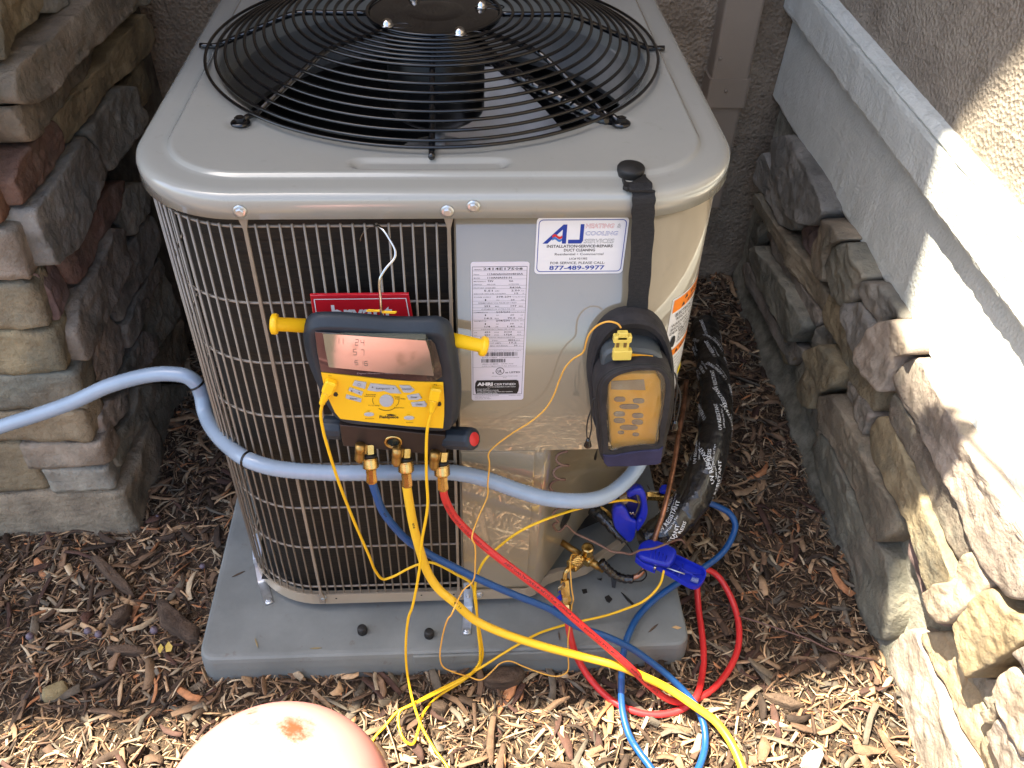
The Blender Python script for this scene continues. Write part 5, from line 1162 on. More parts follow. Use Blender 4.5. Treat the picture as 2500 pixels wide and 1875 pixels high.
bh, bp_ = hose('blue_hose', BL, .0063, BLUEH, 'blue charging hose looping over the pad and out of the bottom edge', 'hose', group='charging hoses of the gauge')
RL = [(1081, 1191, 'y', -.463), (1087, 1218, 'y', -.464), (1106, 1256, 'y', -.467), (1134, 1289, 'y', -.472), (1180, 1332, 'y', -.482), (1234, 1375, 'y', -.495), (1288, 1416, 'y', -.507), (1342, 1457, 'y', -.520), (1411, 1519, 'y', -.535), (1475, 1574, 'y', -.548), (1538, 1629, 'z', .035), (1585, 1674, 'z', -.03), (1633, 1708, 'z', -.066), (1675, 1715, 'z', -.082), (1711, 1702, 'z', -.084), (1747, 1676, 'z', -.084), (1783, 1629, 'z', -.083), (1803, 1575, 'z', -.081), (1801, 1510, 'z', -.075), (1780, 1449, 'z', -.06), (1750, 1404, 'z', -.045), (1722, 1390, 'z', -.035), (1703, 1402, 'z', -.045), (1702, 1434, 'z', -.058), (1706, 1490, 'z', -.075), (1713, 1540, 'z', -.081), (1718, 1600, 'z', -.083), (1714, 1650, 'z', -.083), (1697, 1705, 'z', -.072), (1664, 1732, 'z', -.082), (1601, 1745, 'z', -.085), (1538, 1733, 'z', -.085), (1490, 1707, 'z', -.084), (1443, 1660, 'z', -.075), (1411, 1609, 'z', -.045), (1393, 1556, 'y', -.488), (1386, 1516, 'y', -.46)]
rh, rp_ = hose('red_hose', RL, .0063, REDH, 'red charging hose crossing the pad and looping on the right mulch', 'hose', group='charging hoses of the gauge')
# printed text along the hoses
def along(pts, r, s, x0, h, w_, t, ink, flip=1, up=0.0, bold=.01):
    fr = frames(pts); L = [0]
    for a, b in zip(pts, pts[1:]): L.append(L[-1]+(b-a).length)
    def fn(x, y):
        i = 0
        while i < len(L)-2 and L[i+1] < x: i += 1
        q = pts[i].lerp(pts[i+1], (x-L[i])/max(1e-9, L[i+1]-L[i])); tt = fr[i][0]
        v = (CAM-q).normalized(); n_ = (v-tt*v.dot(tt)).normalized(); b = n_.cross(tt)*flip
        a = y/r+up; return tuple(q+(n_*math.cos(a)+b*math.sin(a))*(r+.0003))
    mb = MB(); put_text(mb, s, fn, x0, -h/2, h, w=w_, bold=bold, res=1); build('print', mb, ink, t)
INKD = mat('ink_darkred', (.18, .02, .02), None, .5)
along(rp_, .0063, 'YELLOW JACKET\u00ae PLUS II\u2122 Charging Hose  \u2022  4000psi (275 BAR) Min. Burst  \u2022  800psi (55 BAR) Max. W.P.', .185, .0038, .42, rh, INK, -1)
along(rp_, .0063, 'YELLOW JACKET\u00ae PLUS II\u2122 Charging Hose', .03, .0035, .12, rh, INKD, -1, .3)
along(yp, .0073, '404', .075, .004, .011, yh, INK, -1); along(yp, .0073, '4L 19', .26, .004, .018, yh, INK, -1); along(bp_, .0063, '404', .07, .0035, .010, bh, INK, -1)
for i_, j_ in ((.95, .12), (1.13, .1)): along(bp_, .0063, 'YELLOW JACKET\u00ae PLUS II\u2122', i_, .0036, j_, bh, INKB, -1)

# grey liquid-tight conduit
CL = [(-160, 1110, 'y', -.21), (-40, 1058, 'y', -.21), (0, 1042, 'y', -.21), (90, 1013, 'y', -.212), (177, 982, 'y', -.214), (269, 941, 'y', -.216), (364, 916, 'y', -.218), (421, 913, 'y', -.222), (458, 920, 'y', -.225), (482, 940, 'y', -.228), (492, 965, 'y', -.232), (500, 1005, 'y', -.25), (519, 1046, 'y', -.29), (560, 1091, 'y', -.35), (605, 1122, 'y', -.396), (650, 1138, 'y', -.407), (700, 1147, 'y', -.409), (800, 1154, 'y', -.409), (936, 1154, 'y', -.409), (1044, 1153, 'y', -.409), (1100, 1153, 'y', -.409), (1180, 1168, 'y', -.412), (1261, 1196, 'y', -.42), (1330, 1216, 'y', -.425), (1400, 1223, 'y', -.425), (1453, 1219, 'y', -.415), (1494, 1202, 'y', -.395), (1535, 1167, 'y', -.37), (1562, 1128, 'y', -.345), (1572, 1090, 'y', -.32), (1572, 1060, 'y', -.30)]
cn = thing('electrical_conduit', 'light grey flexible liquid-tight conduit tied across the coil guard', 'conduit', P(0, 1042, y=-.21))
cpts = spline(CP(CL), 16); fr_ = frames(cpts)
mb = MB(); tube(mb, cpts, .0131, 18, rfun=lambda i, a: .01335 if i % 2 else .0127); build('tubing', mb, GREYC, cn)
def ring_on(t, pts, target, r, wd, m, name):
    i = min(range(len(pts)), key=lambda i: (pts[i]-target).length); d = (pts[min(i+1, len(pts)-1)]-pts[i-1]).normalized(); mb = MB(); lathe(mb, pts[i]-d*wd/2, d, [(0, r), (wd, r)], 24); return build(name, mb, m, t), pts[i], d
for (u, v, y), lab in (((481, 938, -.228), 'black cable tie at the left bend of the grey conduit'), ((601, 1118, -.396), 'black cable tie at the front left corner of the coil guard')):
    q0 = P(u, v, y=y); i = min(range(len(cpts)), key=lambda i: (cpts[i]-q0).length); d = (cpts[i+1]-cpts[i-1]).normalized()
    mb = MB(); lathe(mb, cpts[i]-d*.0018, d, [(0, .0131), (0, .0146), (.0036, .0146), (.0036, .0131)], 28)
    tz = build('cable_tie', mb, BLACKG, origin=cpts[i]); tag(tz, lab, 'cable tie', 'cable ties round the grey conduit')

# thin cables
T1 = [(788, 980, 'y', -.474), (783, 1010, 'y', -.474), (790, 1055, 'y', -.474), (806, 1112, 'y', -.474), (827, 1177, 'y', -.470), (862, 1267, 'y', -.462), (900, 1354, 'y', -.455), (919, 1398, 'y', -.450), (936, 1414, 'y', -.448), (963, 1406, 'y', -.446), (995, 1389, 'y', -.445), (1022, 1378, 'y', -.446), (1050, 1373, 'y', -.448), (1075, 1381, 'y', -.452), (1110, 1400, 'y', -.456), (1150, 1425, 'y', -.462), (1161, 1476, 'y', -.475), (1168, 1524, 'y', -.483), (1176, 1571, 'y', -.490), (1178, 1603, 'y', -.492), (1166, 1632, 'y', -.495), (1130, 1662, 'z', -.075), (1064, 1705, 'z', -.08), (1033, 1743, 'z', -.075), (1020, 1787, 'z', -.075), (1007, 1817, 'z', -.075), (988, 1808, 'z', -.07), (973, 1768, 'z', -.065), (976, 1737, 'z', -.06), (1001, 1723, 'z', -.058), (1032, 1709, 'z', -.058), (1095, 1677, 'z', -.058), (1142, 1651, 'z', -.05), (1168, 1622, 'y', -.50), (1172, 1590, 'y', -.497), (1167, 1540, 'y', -.49), (1163, 1476, 'y', -.482), (1160, 1432, 'y', -.47), (1169, 1394, 'y', -.46), (1185, 1365, 'y', -.452), (1212, 1340, 'y', -.445), (1261, 1302, 'y', -.44), (1315, 1275, 'y', -.43), (1391, 1248, 'y', -.41), (1450, 1233, 'y', -.395), (1494, 1225, 'y', -.36), (1535, 1221, 'y', -.33), (1560, 1227, 'y', -.31)]
t1, _ = hose('probe_cable', T1, .0023, YCAB, 'thin yellow probe cable from the left socket of the gauge to the upper clamp', 'cable', 6, 8, 'yellow probe cables of the gauge')
T2 = [(1056, 998, 'y', -.474), (1051, 1015, 'y', -.474), (1043, 1050, 'y', -.475), (1041, 1158, 'y', -.480), (1044, 1235, 'y', -.487), (1030, 1321, 'y', -.497), (1024, 1389, 'y', -.508), (1006, 1484, 'y', -.520), (998, 1505, 'y', -.522), (991, 1569, 'y', -.53), (995, 1648, 'z', -.02), (1008, 1711, 'z', -.045), (1030, 1775, 'z', -.062), (1058, 1825, 'z', -.07), (1100, 1895, 'z', -.075), (1060, 1960, 'z', -.08), (960, 1940, 'z', -.08), (905, 1830, 'z', -.082), (913, 1803, 'z', -.08), (938, 1775, 'z', -.077), (970, 1738, 'z', -.072), (1000, 1722, 'z', -.068), (1063, 1688, 'z', -.066), (1126, 1657, 'z', -.062), (1177, 1628, 'z', -.05), (1221, 1600, 'z', -.033), (1269, 1571, 'z', -.020), (1316, 1546, 'z', -.020), (1364, 1530, 'z', -.018), (1421, 1516, 'z', -.012), (1475, 1504, 'z', -.004), (1521, 1489, 'z', .01), (1575, 1465, 'z', .035), (1611, 1427, 'z', .06), (1621, 1392, 'z', .085)]
t2, _ = hose('probe_cable', T2, .0023, YCAB, 'thin yellow probe cable from the right socket of the gauge to the lower clamp', 'cable', 6, 8, 'yellow probe cables of the gauge')
def plug(t, top, tip, y):
    a = P(*top, y=y); b = P(*tip, y=y-.004); ax = b-a; L_ = ax.length; d = ax.normalized()
    sx = Vector((1, 0, 0)); sx = (sx-d*sx.dot(d)).normalized(); sy = d.cross(sx)
    mb = MB(); rot = Matrix((sx, sy, d)).transposed(); bbox(mb, a+d*L_*.25, (.0155, .013, L_*.52), .0025, rot)
    o = build('plug', mb, YPLAS, t)
    mb = MB(); lathe(mb, a+d*L_*.48, d, [(0, .0066), (L_*.06, .0064)]+[(L_*(.08+.045*i), .0058-.00022*i+(.0006 if i % 2 else 0)) for i in range(10)]+[(L_*.56, .0034)], 14); build('strain_relief', mb, YPLAS, o)
plug(t1, (810, 930), (786, 985), MY-.006); plug(t2, (1066, 946), (1054, 1004), MY-.006)
TH = [(1516, 800, 'y', -.458), (1507, 790, 'y', -.458), (1485, 785, 'y', -.456), (1461, 793, 'y', -.452), (1439, 815, 'y', -.445), (1431, 836, 'y', -.440), (1423, 861, 'y', -.432), (1398, 877, 'y', -.425), (1379, 899, 'y', -.42), (1366, 928, 'y', -.416), (1352, 965, 'y', -.414), (1330, 1000, 'y', -.413), (1295, 1030, 'y', -.414), (1250, 1058, 'y', -.416), (1197, 1100, 'y', -.425), (1192, 1113, 'y', -.428), (1195, 1128, 'y', -.43), (1191, 1180, 'y', -.436), (1190, 1212, 'y', -.438), (1168, 1262, 'y', -.46), (1152, 1313, 'y', -.49), (1159, 1330, 'y', -.493), (1160, 1375, 'y', -.494), (1154, 1420, 'y', -.494), (1130, 1442, 'y', -.50), (1107, 1490, 'y', -.53), (1100, 1504, 'y', -.53), (1094, 1510, 'y', -.53), (1079, 1560, 'y', -.53), (1075, 1612, 'y', -.53), (1084, 1630, 'y', -.532), (1110, 1642, 'y', -.535), (1145, 1652, 'z', -.045), (1174, 1660, 'z', -.05), (1200, 1640, 'z', -.045), (1222, 1619, 'z', -.035), (1245, 1614, 'z', -.035), (1280, 1628, 'z', -.05), (1330, 1646, 'z', -.06), (1362, 1651, 'z', -.06), (1385, 1640, 'z', -.05), (1387, 1600, 'y', -.51), (1387, 1560, 'y', -.50), (1394, 1510, 'y', -.48), (1396, 1478, 'y', -.45), (1400, 1464, 'y', -.43), (1396, 1440, 'y', -.42), (1393, 1400, 'y', -.40), (1392, 1372, 'y', -.38), (1396, 1355, 'y', -.365), (1408, 1356, 'y', -.355), (1440, 1372, 'y', -.355), (1464, 1391, 'y', -.355)]
th, _ = hose('thermocouple_wire', TH, .0013, mat('thermocouple_insulation', (.72, .36, .05), (.80, .42, .07), .4), 'very thin kinked yellow wire from the pouch meter to the lower valve', 'wire', 4, 7)
mb = MB()
def zb(u0, v0, u1, v1, y, t, m=None):
    a = P(u0, v0, y=y); b = P(u1, v1, y=y); bbox(mb, ((a.x+b.x)/2, y-t/2, (a.z+b.z)/2), (abs(b.x-a.x), t, abs(a.z-b.z)), .0012)
zb(1507, 805, 1530, 822, -.452, .008); zb(1497, 812, 1539, 827, -.450, .010); zb(1503, 822, 1532, 853, -.4515, .007); zb(1496, 847, 1538, 869, -.450, .010)
pl = build('plug', mb, mat('connector_yellow', (.66, .50, .09), (.72, .55, .11), .4), th)
mb = MB()
for u0, v0, u1, v1 in ((1506, 830, 1511, 848), (1524, 830, 1529, 848), (1509, 814, 1527, 818)): zb(u0, v0, u1, v1, -.4588, .0008)
build('slot', mb, mat('slot_brown', (.16, .09, .02), None, .6), pl)['kind'] = 'stuff'

# ------------------------------------------------------------ pouch with meter
po = thing('meter_pouch', 'black zip pouch with clear window hanging from a magnet strap', 'pouch', P(1545, 900, y=-.43))
def spl(L, y, n=60): return resample(spline(mp(L, y), 6, True), n)
bk = spl([(1452, 1045), (1443, 980), (1437, 930), (1444, 870), (1468, 815), (1502, 786), (1545, 776), (1590, 784), (1620, 808), (1640, 852), (1649, 910), (1650, 970), (1640, 1040), (1618, 1085), (1480, 1085)], -.43)
mb = MB(); cb = sum(bk, Vector())/60
L3 = [[Vector((p.x, -.402, p.z)) for p in bk], [Vector((p.x, -.418, p.z)) for p in bk], [cb+(Vector((p.x, -.428, p.z))-cb)*.97 for p in bk], [cb+(Vector((p.x, -.431, p.z))-cb)*.93 for p in bk], [cb+(Vector((p.x, -.428, p.z))-cb)*.86 for p in bk], [cb+(Vector((p.x, -.412, p.z))-cb)*.80 for p in bk]]
for l in L3[2:]:
    for p in l: pass
for a, b in zip(L3, L3[1:]): band(mb, a, b)
mb.add(L3[-1], [tuple(range(60))], True); build('back_shell', mb, FABRIC, po)
fr1 = spl([(1455, 1000), (1452, 955), (1460, 925), (1482, 903), (1520, 889), (1580, 883), (1618, 891), (1640, 914), (1647, 950), (1641, 1005), (1628, 1075), (1618, 1120), (1608, 1126), (1540, 1130), (1480, 1131), (1468, 1123), (1461, 1070)], -.462, 90)
wi = spl([(1482, 1030), (1482, 955), (1490, 932), (1515, 915), (1560, 905), (1600, 905), (1618, 916), (1625, 942), (1622, 985), (1612, 1045), (1605, 1088), (1570, 1090), (1525, 1096), (1490, 1103), (1485, 1075)], -.470, 90)
def match(A, B):
    j = min(range(len(B)), key=lambda j: (B[j]-A[0]).length); return B[j:]+B[:j]
wi = match(fr1, wi); cf = sum(fr1, Vector())/90
mb = MB(); o1 = [Vector((p.x, -.425, p.z)) for p in fr1]; o2 = [Vector((p.x, -.455, p.z)) for p in fr1]; o3 = [a.lerp(b, .12) for a, b in zip(fr1, wi)]; o3 = [Vector((p.x, -.464, p.z)) for p in o3]
o4 = [Vector((a.lerp(b, .5).x, -.4695, a.lerp(b, .5).z)) for a, b in zip(fr1, wi)]; o5 = [Vector((b.x, -.4695, b.z)) for b in wi]; o6 = [Vector((b.x, -.464, b.z)) for b in wi]
for a, b in ((o1, o2), (o2, o3), (o3, o4), (o4, o5), (o5, o6)): band(mb, a, b)
build('front_pocket', mb, FABRIC, po)
for off, rr_ in ((0.05, .0011), (.22, .0011)):
    mb = MB(); tube(mb, [Vector((a.lerp(b, off).x, -.4635-.012*off, a.lerp(b, off).z)) for a, b in zip(o3, wi)], rr_, 6, closed=True); build('zipper_piping', mb, BLACKM, po)
mb = MB(); nb_ = [p for p in mp([(1472, 1106), (1500, 1106), (1540, 1098), (1575, 1094), (1608, 1092), (1618, 1085), (1612, 1124), (1602, 1128), (1540, 1132), (1482, 1133), (1474, 1124)], -.466)]
slab(mb, nb_, MN, .006, .0015); build('lower_panel', mb, NAVYF, po)
# window: crinkled clear vinyl
mb = MB(); cw = sum(wi, Vector())/90; V = []
for s in (1.0, .9, .78, .64, .5, .36, .22, .1):
    for p in wi:
        q = cw+(p-cw)*s; q.y = -.4665-.0035*(1-s)+.0085*noise.noise(Vector((q.x*60, 4, q.z*38)))*(1 if s < 1 else 0); V.append(q)
V.append(Vector((cw.x, -.470, cw.z))); mb.add(V, [(l*90+i, l*90+(i+1) % 90, (l+1)*90+(i+1) % 90, (l+1)*90+i) for l in range(7) for i in range(90)]+[(630+i, 630+(i+1) % 90, 720) for i in range(90)], True)
build('window', mb, VINYL, po)
# zipper pulls
for a, lp, b in (((1448, 975), (1440, 1020), (1435, 1085)), ((1648, 912), (1657, 960), (1647, 1042))):
    zp = bpy.data.objects.new('zipper_pull', None); COL.objects.link(zp); zp.parent = po
    y = -.462; pa, pl_, pb = P(*a, y=y), P(*lp, y=y-.003), P(*b, y=y-.005); e = Vector((.0035, 0, 0))
    mb = MB(); tube(mb, spline([pa+Vector((.006 if a[0] < 1500 else -.006, .002, .002)), pa, pa.lerp(pl_, .5), pl_+e*.6, pl_.lerp(pb, .4)+e, pb.lerp(pl_, .12), pl_.lerp(pb, .4)-e, pl_-e*.6, pa.lerp(pl_, .55), pa], 5), .0011, 6); build('cord', mb, BLACKM, zp)
    d = (pb-pl_).normalized(); mb = MB(); lathe(mb, pb-d*.012, d, [(0, .0022), (.004, .0034), (.012, .0056), (.015, .0058), (.0165, .004)], 16); build('cord_end', mb, BLACKG, zp)
# strap and magnet
mb = MB(); sw = .0145; xs_ = [(.0, P(1548, 452, z=HL+.006), .017), (1, P(1560, 470, z=HL+.006), .0158)]
def srow(c, wx): return [c-Vector((wx, 0, 0)), c+Vector((wx, 0, 0))]
st_ = [P(1563, 448, z=HL+.006), P(1565, 466, z=HL+.0055), Vector((.2545, -.398, HL+.0035)), Vector((.2555, -.4045, HL-.004)), Vector((.2565, -.4055, HL-.02)), Vector((.260, -.4045, HL-.05)), Vector((.265, -.404, HL-.12)), Vector((.268, -.404, .690)), Vector((.268, -.404, .62))]
st_ = spline(st_, 5); V = []
for i, c in enumerate(st_):
    t_ = (st_[min(i+1, len(st_)-1)]-st_[max(i-1, 0)]).normalized(); n_ = Vector((1, 0, 0)).cross(t_).normalized(); wv_ = sw+.0006*math.sin(i*1.3)
    V += [c-Vector((wv_, 0, 0)), c+Vector((wv_, 0, 0)), c+Vector((wv_, 0, 0))-n_*.0018, c-Vector((wv_, 0, 0))-n_*.0018]
k = len(st_); mb.add(V, [(i*4+j, i*4+(j+1) % 4, (i+1)*4+(j+1) % 4, (i+1)*4+j) for i in range(k-1) for j in range(4)]+[(3, 2, 1, 0), tuple((k-1)*4+j for j in range(4))], False); build('strap', mb, STRAPM, po)
mc = P(1540, 415, z=HL+.006); mb = MB(); lathe(mb, (mc.x, mc.y, HL+.0006), (0, 0, 1), [(0, .0175), (.009, .0178), (.011, .0165), (.0112, .007), (.0118, .0062), (.0118, .001)], 40); build('magnet', mb, BLACKM, po)
mb = MB(); slab(mb, [P(u, v, z=HL+.0012) for u, v in [(1518, 440), (1530, 452), (1540, 452), (1562, 440), (1575, 432), (1578, 440), (1583, 446), (1590, 452), (1592, 462), (1580, 466), (1530, 468), (1520, 462), (1522, 452)]], (0, 0, 1), .005, .001); build('strap_clip', mb, BLACKM, po)
# the meter inside
me_ = thing('meter', 'grey and orange thermometer inside the clear-window pouch', 'meter', P(1545, 900, y=-.44))
mb = MB(); gb = spl([(1466, 930), (1466, 880), (1472, 850), (1495, 838), (1540, 838), (1590, 845), (1612, 858), (1620, 885), (1618, 930)], -.435, 40)
gl = [Vector((p.x, -.412, p.z)) for p in gb]; g2 = [Vector((p.x, -.444, p.z)) for p in gb]; cg = sum(gb, Vector())/40; g3 = [Vector((cg.x+(p.x-cg.x)*.93, -.449, cg.z+(p.z-cg.z)*.93)) for p in gb]
band(mb, gl, g2); band(mb, g2, g3); mb.add(g3, [tuple(range(40))]); build('top_shell', mb, METERG, me_)
mb = MB(); slab(mb, mp([(1494, 858), (1594, 868), (1594, 880), (1560, 877), (1500, 872)], -.4488), MN, .0008); build('socket_strip', mb, METERO, me_)
mb = MB(); slab(mb, mp([(1484, 925), (1500, 912), (1540, 905), (1600, 905), (1612, 925), (1614, 985), (1600, 1060), (1596, 1094), (1500, 1100), (1490, 1080), (1484, 1010)], -.450), MN, .006, .002); build('face', mb, METERO, me_)
mb = MB(); slab(mb, mp([(1492, 930), (1572, 926), (1576, 952), (1492, 950)], -.4562), MN, .0006); build('screen', mb, mat('meter_lcd', (.30, .26, .20), None, .2), me_)
for u, v, a, b in ((1513, 974, 14, 6), (1559, 978, 14, 6), (1536, 992, 24, 6), (1512, 1010, 14, 6), (1557, 1014, 14, 6), (1512, 1026, 14, 6), (1556, 1030, 14, 6), (1535, 1043, 22, 6), (1516, 1055, 8, 4), (1552, 1060, 8, 4)):
    mb = MB(); slab(mb, mp([(u+a*(abs(math.cos(t))**.6)*(1 if math.cos(t) > 0 else -1), v+b*math.sin(t)) for t in [2*math.pi*i/16 for i in range(16)]], -.4562), MN, .0014, .0005); build('button', mb, mat('meter_button', (.20, .17, .15), None, .6), me_)
# ------------------------------------------------------------ refrigerant lines and valves
def at(u, v, **k): return P(u, v, **k)
ls = thing('insulated_line', 'thick refrigerant line wrapped in glossy black printed tape', 'pipe', P(1720, 1180, z=.11))
LP_ = CP([(1718, 800, 'z', .10), (1728, 850, 'z', .12), (1742, 920, 'z', .145), (1748, 1000, 'z', .16), (1741, 1080, 'z', .155), (1718, 1160, 'z', .135), (1678, 1235, 'z', .105), (1640, 1280, 'z', .085), (1600, 1305, 'z', .075), (1568, 1318, 'z', .075)])
lp = spline(LP_, 22); fl = frames(lp); LR = 0.0335
def lrad(i, a):
    p, (t, n, b) = lp[i], fl[i]; d = n*math.cos(a)+b*math.sin(a); q = p*1.0+d*LR
    s = i*.011; f = 1-.38*max(0, (i-len(lp)*.80)/(len(lp)*.2))
    wr = ((s*6.5+a/(2*math.pi)) % 1.0)
    return LR*f*(1+.10*hn(q, 14, 5)+.09*abs(hn(q, 30, 9))*1.2-.03+.045*wr)
mb = MB(); tube(mb, lp, LR, 40, rfun=lrad); build('taped_insulation', mb, TAPE, ls)
Ls_ = [0]
for a, b in zip(lp, lp[1:]): Ls_.append(Ls_[-1]+(b-a).length)
def lfn(s, th):
    s = max(.001, min(Ls_[-1]-.002, s)); i = 0
    while i < len(Ls_)-2 and Ls_[i+1] < s: i += 1
    f = (s-Ls_[i])/(Ls_[i+1]-Ls_[i]); q = lp[i].lerp(lp[i+1], f); t, n, b = fl[i]
    v = (Vector((0, -1.0, 1.1))).normalized(); v = (v-t*v.dot(t)).normalized(); w_ = t.cross(v)
    d = v*math.cos(th)+w_*math.sin(th); a = math.atan2(d.dot(b), d.dot(n))
    r = lrad(i, a)*(1-f)+lrad(i+1, a)*f; return q+d*(r+.0012)
mb = MB(); rnd = random.Random(3)
TOT = Ls_[-1]
for row, th0 in enumerate((-1.35, -.62, .12, .85, 1.5)):
    s0 = rnd.uniform(.0, .09)
    while s0 < TOT-.08:
        sk = rnd.uniform(.05, .75); th = th0+rnd.uniform(-.22, .22)
        def f_(x, y, s0=s0, th=th, sk=sk): return tuple(lfn(s0+.07-x*math.cos(sk)+y*math.sin(sk), th+(x*math.sin(sk)+y*math.cos(sk))/LR*.9))
        put_text(mb, rnd.choice(('UV RESISTANT', 'UV RESISTANT', 'UV RESIS')), f_, 0, .001, rnd.uniform(.0075, .0095), bold=.01, res=1)
        if rnd.random() < .7: put_text(mb, '2444 Line Set Tape', f_, .006, -.0068, .0042, w=.046, bold=.002, res=1)
        s0 += rnd.uniform(.085, .16)
pr_ = build('print', mb, WHITEI, ls); pr_['kind'] = 'stuff'
lq = thing('copper_line', 'bare copper liquid line beside the black taped pipe', 'pipe', P(1640, 1150, z=.15))
mb = MB(); cl = CP([(1676, 930, 'z', .16), (1668, 1000, 'z', .17), (1657, 1060, 'z', .175), (1648, 1120, 'z', .17), (1634, 1190, 'z', .155), (1618, 1255, 'z', .13), (1600, 1310, 'z', .105), (1590, 1345, 'z', .085), (1578, 1378, 'z', .055), (1562, 1402, 'z', .035), (1540, 1413, 'z', .025)])
tube(mb, spline(cl, 6), .0052, 12); build('copper_tube', mb, COPPER, lq)
mb = MB(); bl = CP([(1546, 1414, 'z', .025), (1520, 1412, 'z', .025), (1498, 1402, 'z', .035), (1480, 1386, 'z', .05), (1468, 1372, 'z', .062)])
bs = spline(bl, 6); tube(mb, bs, .0085, 14, rfun=lambda i, a: .0086*(1+.10*math.sin(i*2.1+a)+.08*hn((i*.1, a, 0), 3))); build('black_sleeve', mb, TAPE, lq)
mb = MB(); tube(mb, spline(CP([(1552, 1408, 'z', .03), (1572, 1392, 'z', .05), (1578, 1405, 'z', .03), (1566, 1418, 'z', .012), (1545, 1420, 'z', .012)]), 5), .0016, 6); build('loose_tape', mb, BLACKM, lq)
mb = MB(); slab(mb, CP([(1490, 1400, 'z', .0), (1508, 1404, 'z', .0), (1502, 1436, 'z', -.02), (1494, 1434, 'z', -.02)]), (0, -.3, 1), .002); build('tape_tail', mb, BLACKM, lq)
# liquid service valve
sv = thing('service_valve', 'brass service valve with hex cap low at the front corner of the unit', 'valve', P(1432, 1365, z=.06))
def seg(name, a, b, prof, m, par, k=16, smooth=True):
    ax = b-a; L_ = ax.length; mb = MB(); lathe(mb, a, ax, [(d*L_, r) for d, r in prof], k, smooth); return build(name, mb, m, par)
A0 = P(1368, 1322, y=-.305); A1 = P(1420, 1356, y=-.335); A2 = P(1442, 1371, y=-.350); A3 = P(1474, 1392, y=-.362)
seg('inlet_stub', A0, A1, [(0, .0065), (1, .0065)], BRASSD, sv)
mb = MB(); rot = (A2-A1).to_track_quat('Z', 'Y').to_matrix(); bbox(mb, (A1+A2)/2, (.020, .020, (A2-A1).length*1.25), .003, rot); build('valve_body', mb, BRASS, sv)
seg('outlet_stub', A2, A3, [(0, .008), (.6, .0078), (.62, .0065), (1, .0065)], BRASSD, sv)
tp = P(1432, 1362, y=-.345)
mb = MB(); lathe(mb, tp, (0, 0, 1), [(0, .008), (.012, .008), (.0122, .0105), (.0145, .0125), (.030, .0125)], 6, False); lathe(mb, tp+Vector((0, 0, .030)), (0, 0, 1), [(-.0002, .0122), (.0025, .0115), (.0038, .008), (.004, .001)], 24); build('hex_cap', mb, BRASS, sv)
B0 = P(1427, 1362, y=-.352); B1 = P(1413, 1368, y=-.362); B2 = P(1394, 1384, y=-.376)
seg('service_port', B0, B1, [(0, .0055), (1, .0055)], BRASS, sv)
fit = thing('ball_valve', 'brass ball valve with chrome lever joining the red hose to the lower service port', 'valve', P(1385, 1430, y=-.40))
ax = (B2-B1); kn = MB(); n1 = ax.normalized().orthogonal().normalized(); n2 = ax.normalized().cross(n1); V = []
for ii, (d, f) in enumerate(((-.1, .6), (0, .95), (.1, 1), (.3, 1), (.5, 1), (.7, 1), (.9, 1), (1, .9), (1.02, .6))):
    for j in range(40):
        a = 2*math.pi*j/40; V.append(B1+ax*d+(n1*math.cos(a)+n2*math.sin(a))*.0125*f*(1+(.05 if (j+ii) % 2 else -.03)))
kn.add(V, [(i*40+j, i*40+(j+1) % 40, (i+1)*40+(j+1) % 40, (i+1)*40+j) for i in range(8) for j in range(40)]+[tuple(8*40+j for j in range(40)), tuple(range(40))[::-1]], False); build('knurled_nut', kn, BRASS, fit)
C1 = P(1385, 1392, y=-.384); C2 = P(1380, 1403, y=-.388); C3 = P(1379, 1414, y=-.392)
mb = MB(); tube(mb, spline([B2, B2.lerp(C1, .6), C1, C2, C3], 5), .0048, 12); build('bent_tube', mb, BRASS, fit)
C4 = P(1382, 1456, y=-.41); seg('valve_body', C3, C4, [(0, .0065), (.02, .0090), (.97, .0094), (1, .008)], BRASS, fit, 6, False)
C5 = P(1384, 1474, y=-.42); seg('hex_nut', C4, C5, [(0, .0078), (.05, .0098), (.7, .0098), (.75, .0082), (1, .007)], BRASS, fit, 6, False)
C6 = P(1387, 1512, y=-.445); seg('ferrule', C5, C6, [(0, .0062), (.12, .0085), (.8, .0088), (1.1, .0078)], BRASS, fit, 8, False)
mb = MB(); slab(mb, mp([(1374, 1420), (1370, 1426), (1362, 1432), (1360, 1442), (1368, 1446), (1368, 1462), (1374, 1464), (1374, 1440), (1379, 1432), (1380, 1424)], -.402), MN, .004, .001); build('lever', mb, CHROME, fit)
mb = MB(); slab(mb, mp([(1369, 1450), (1373, 1457), (1357, 1468), (1354, 1463)], -.408), MN, .006, .001); build('lever_grip', mb, CLAMP, fit)
mb = MB(); slab(mb, mp([(1351, 1478), (1368, 1484), (1380, 1494), (1362, 1496), (1348, 1492)], -.418), MN, .006, .001); build('lever_tip', mb, CLAMP, fit)
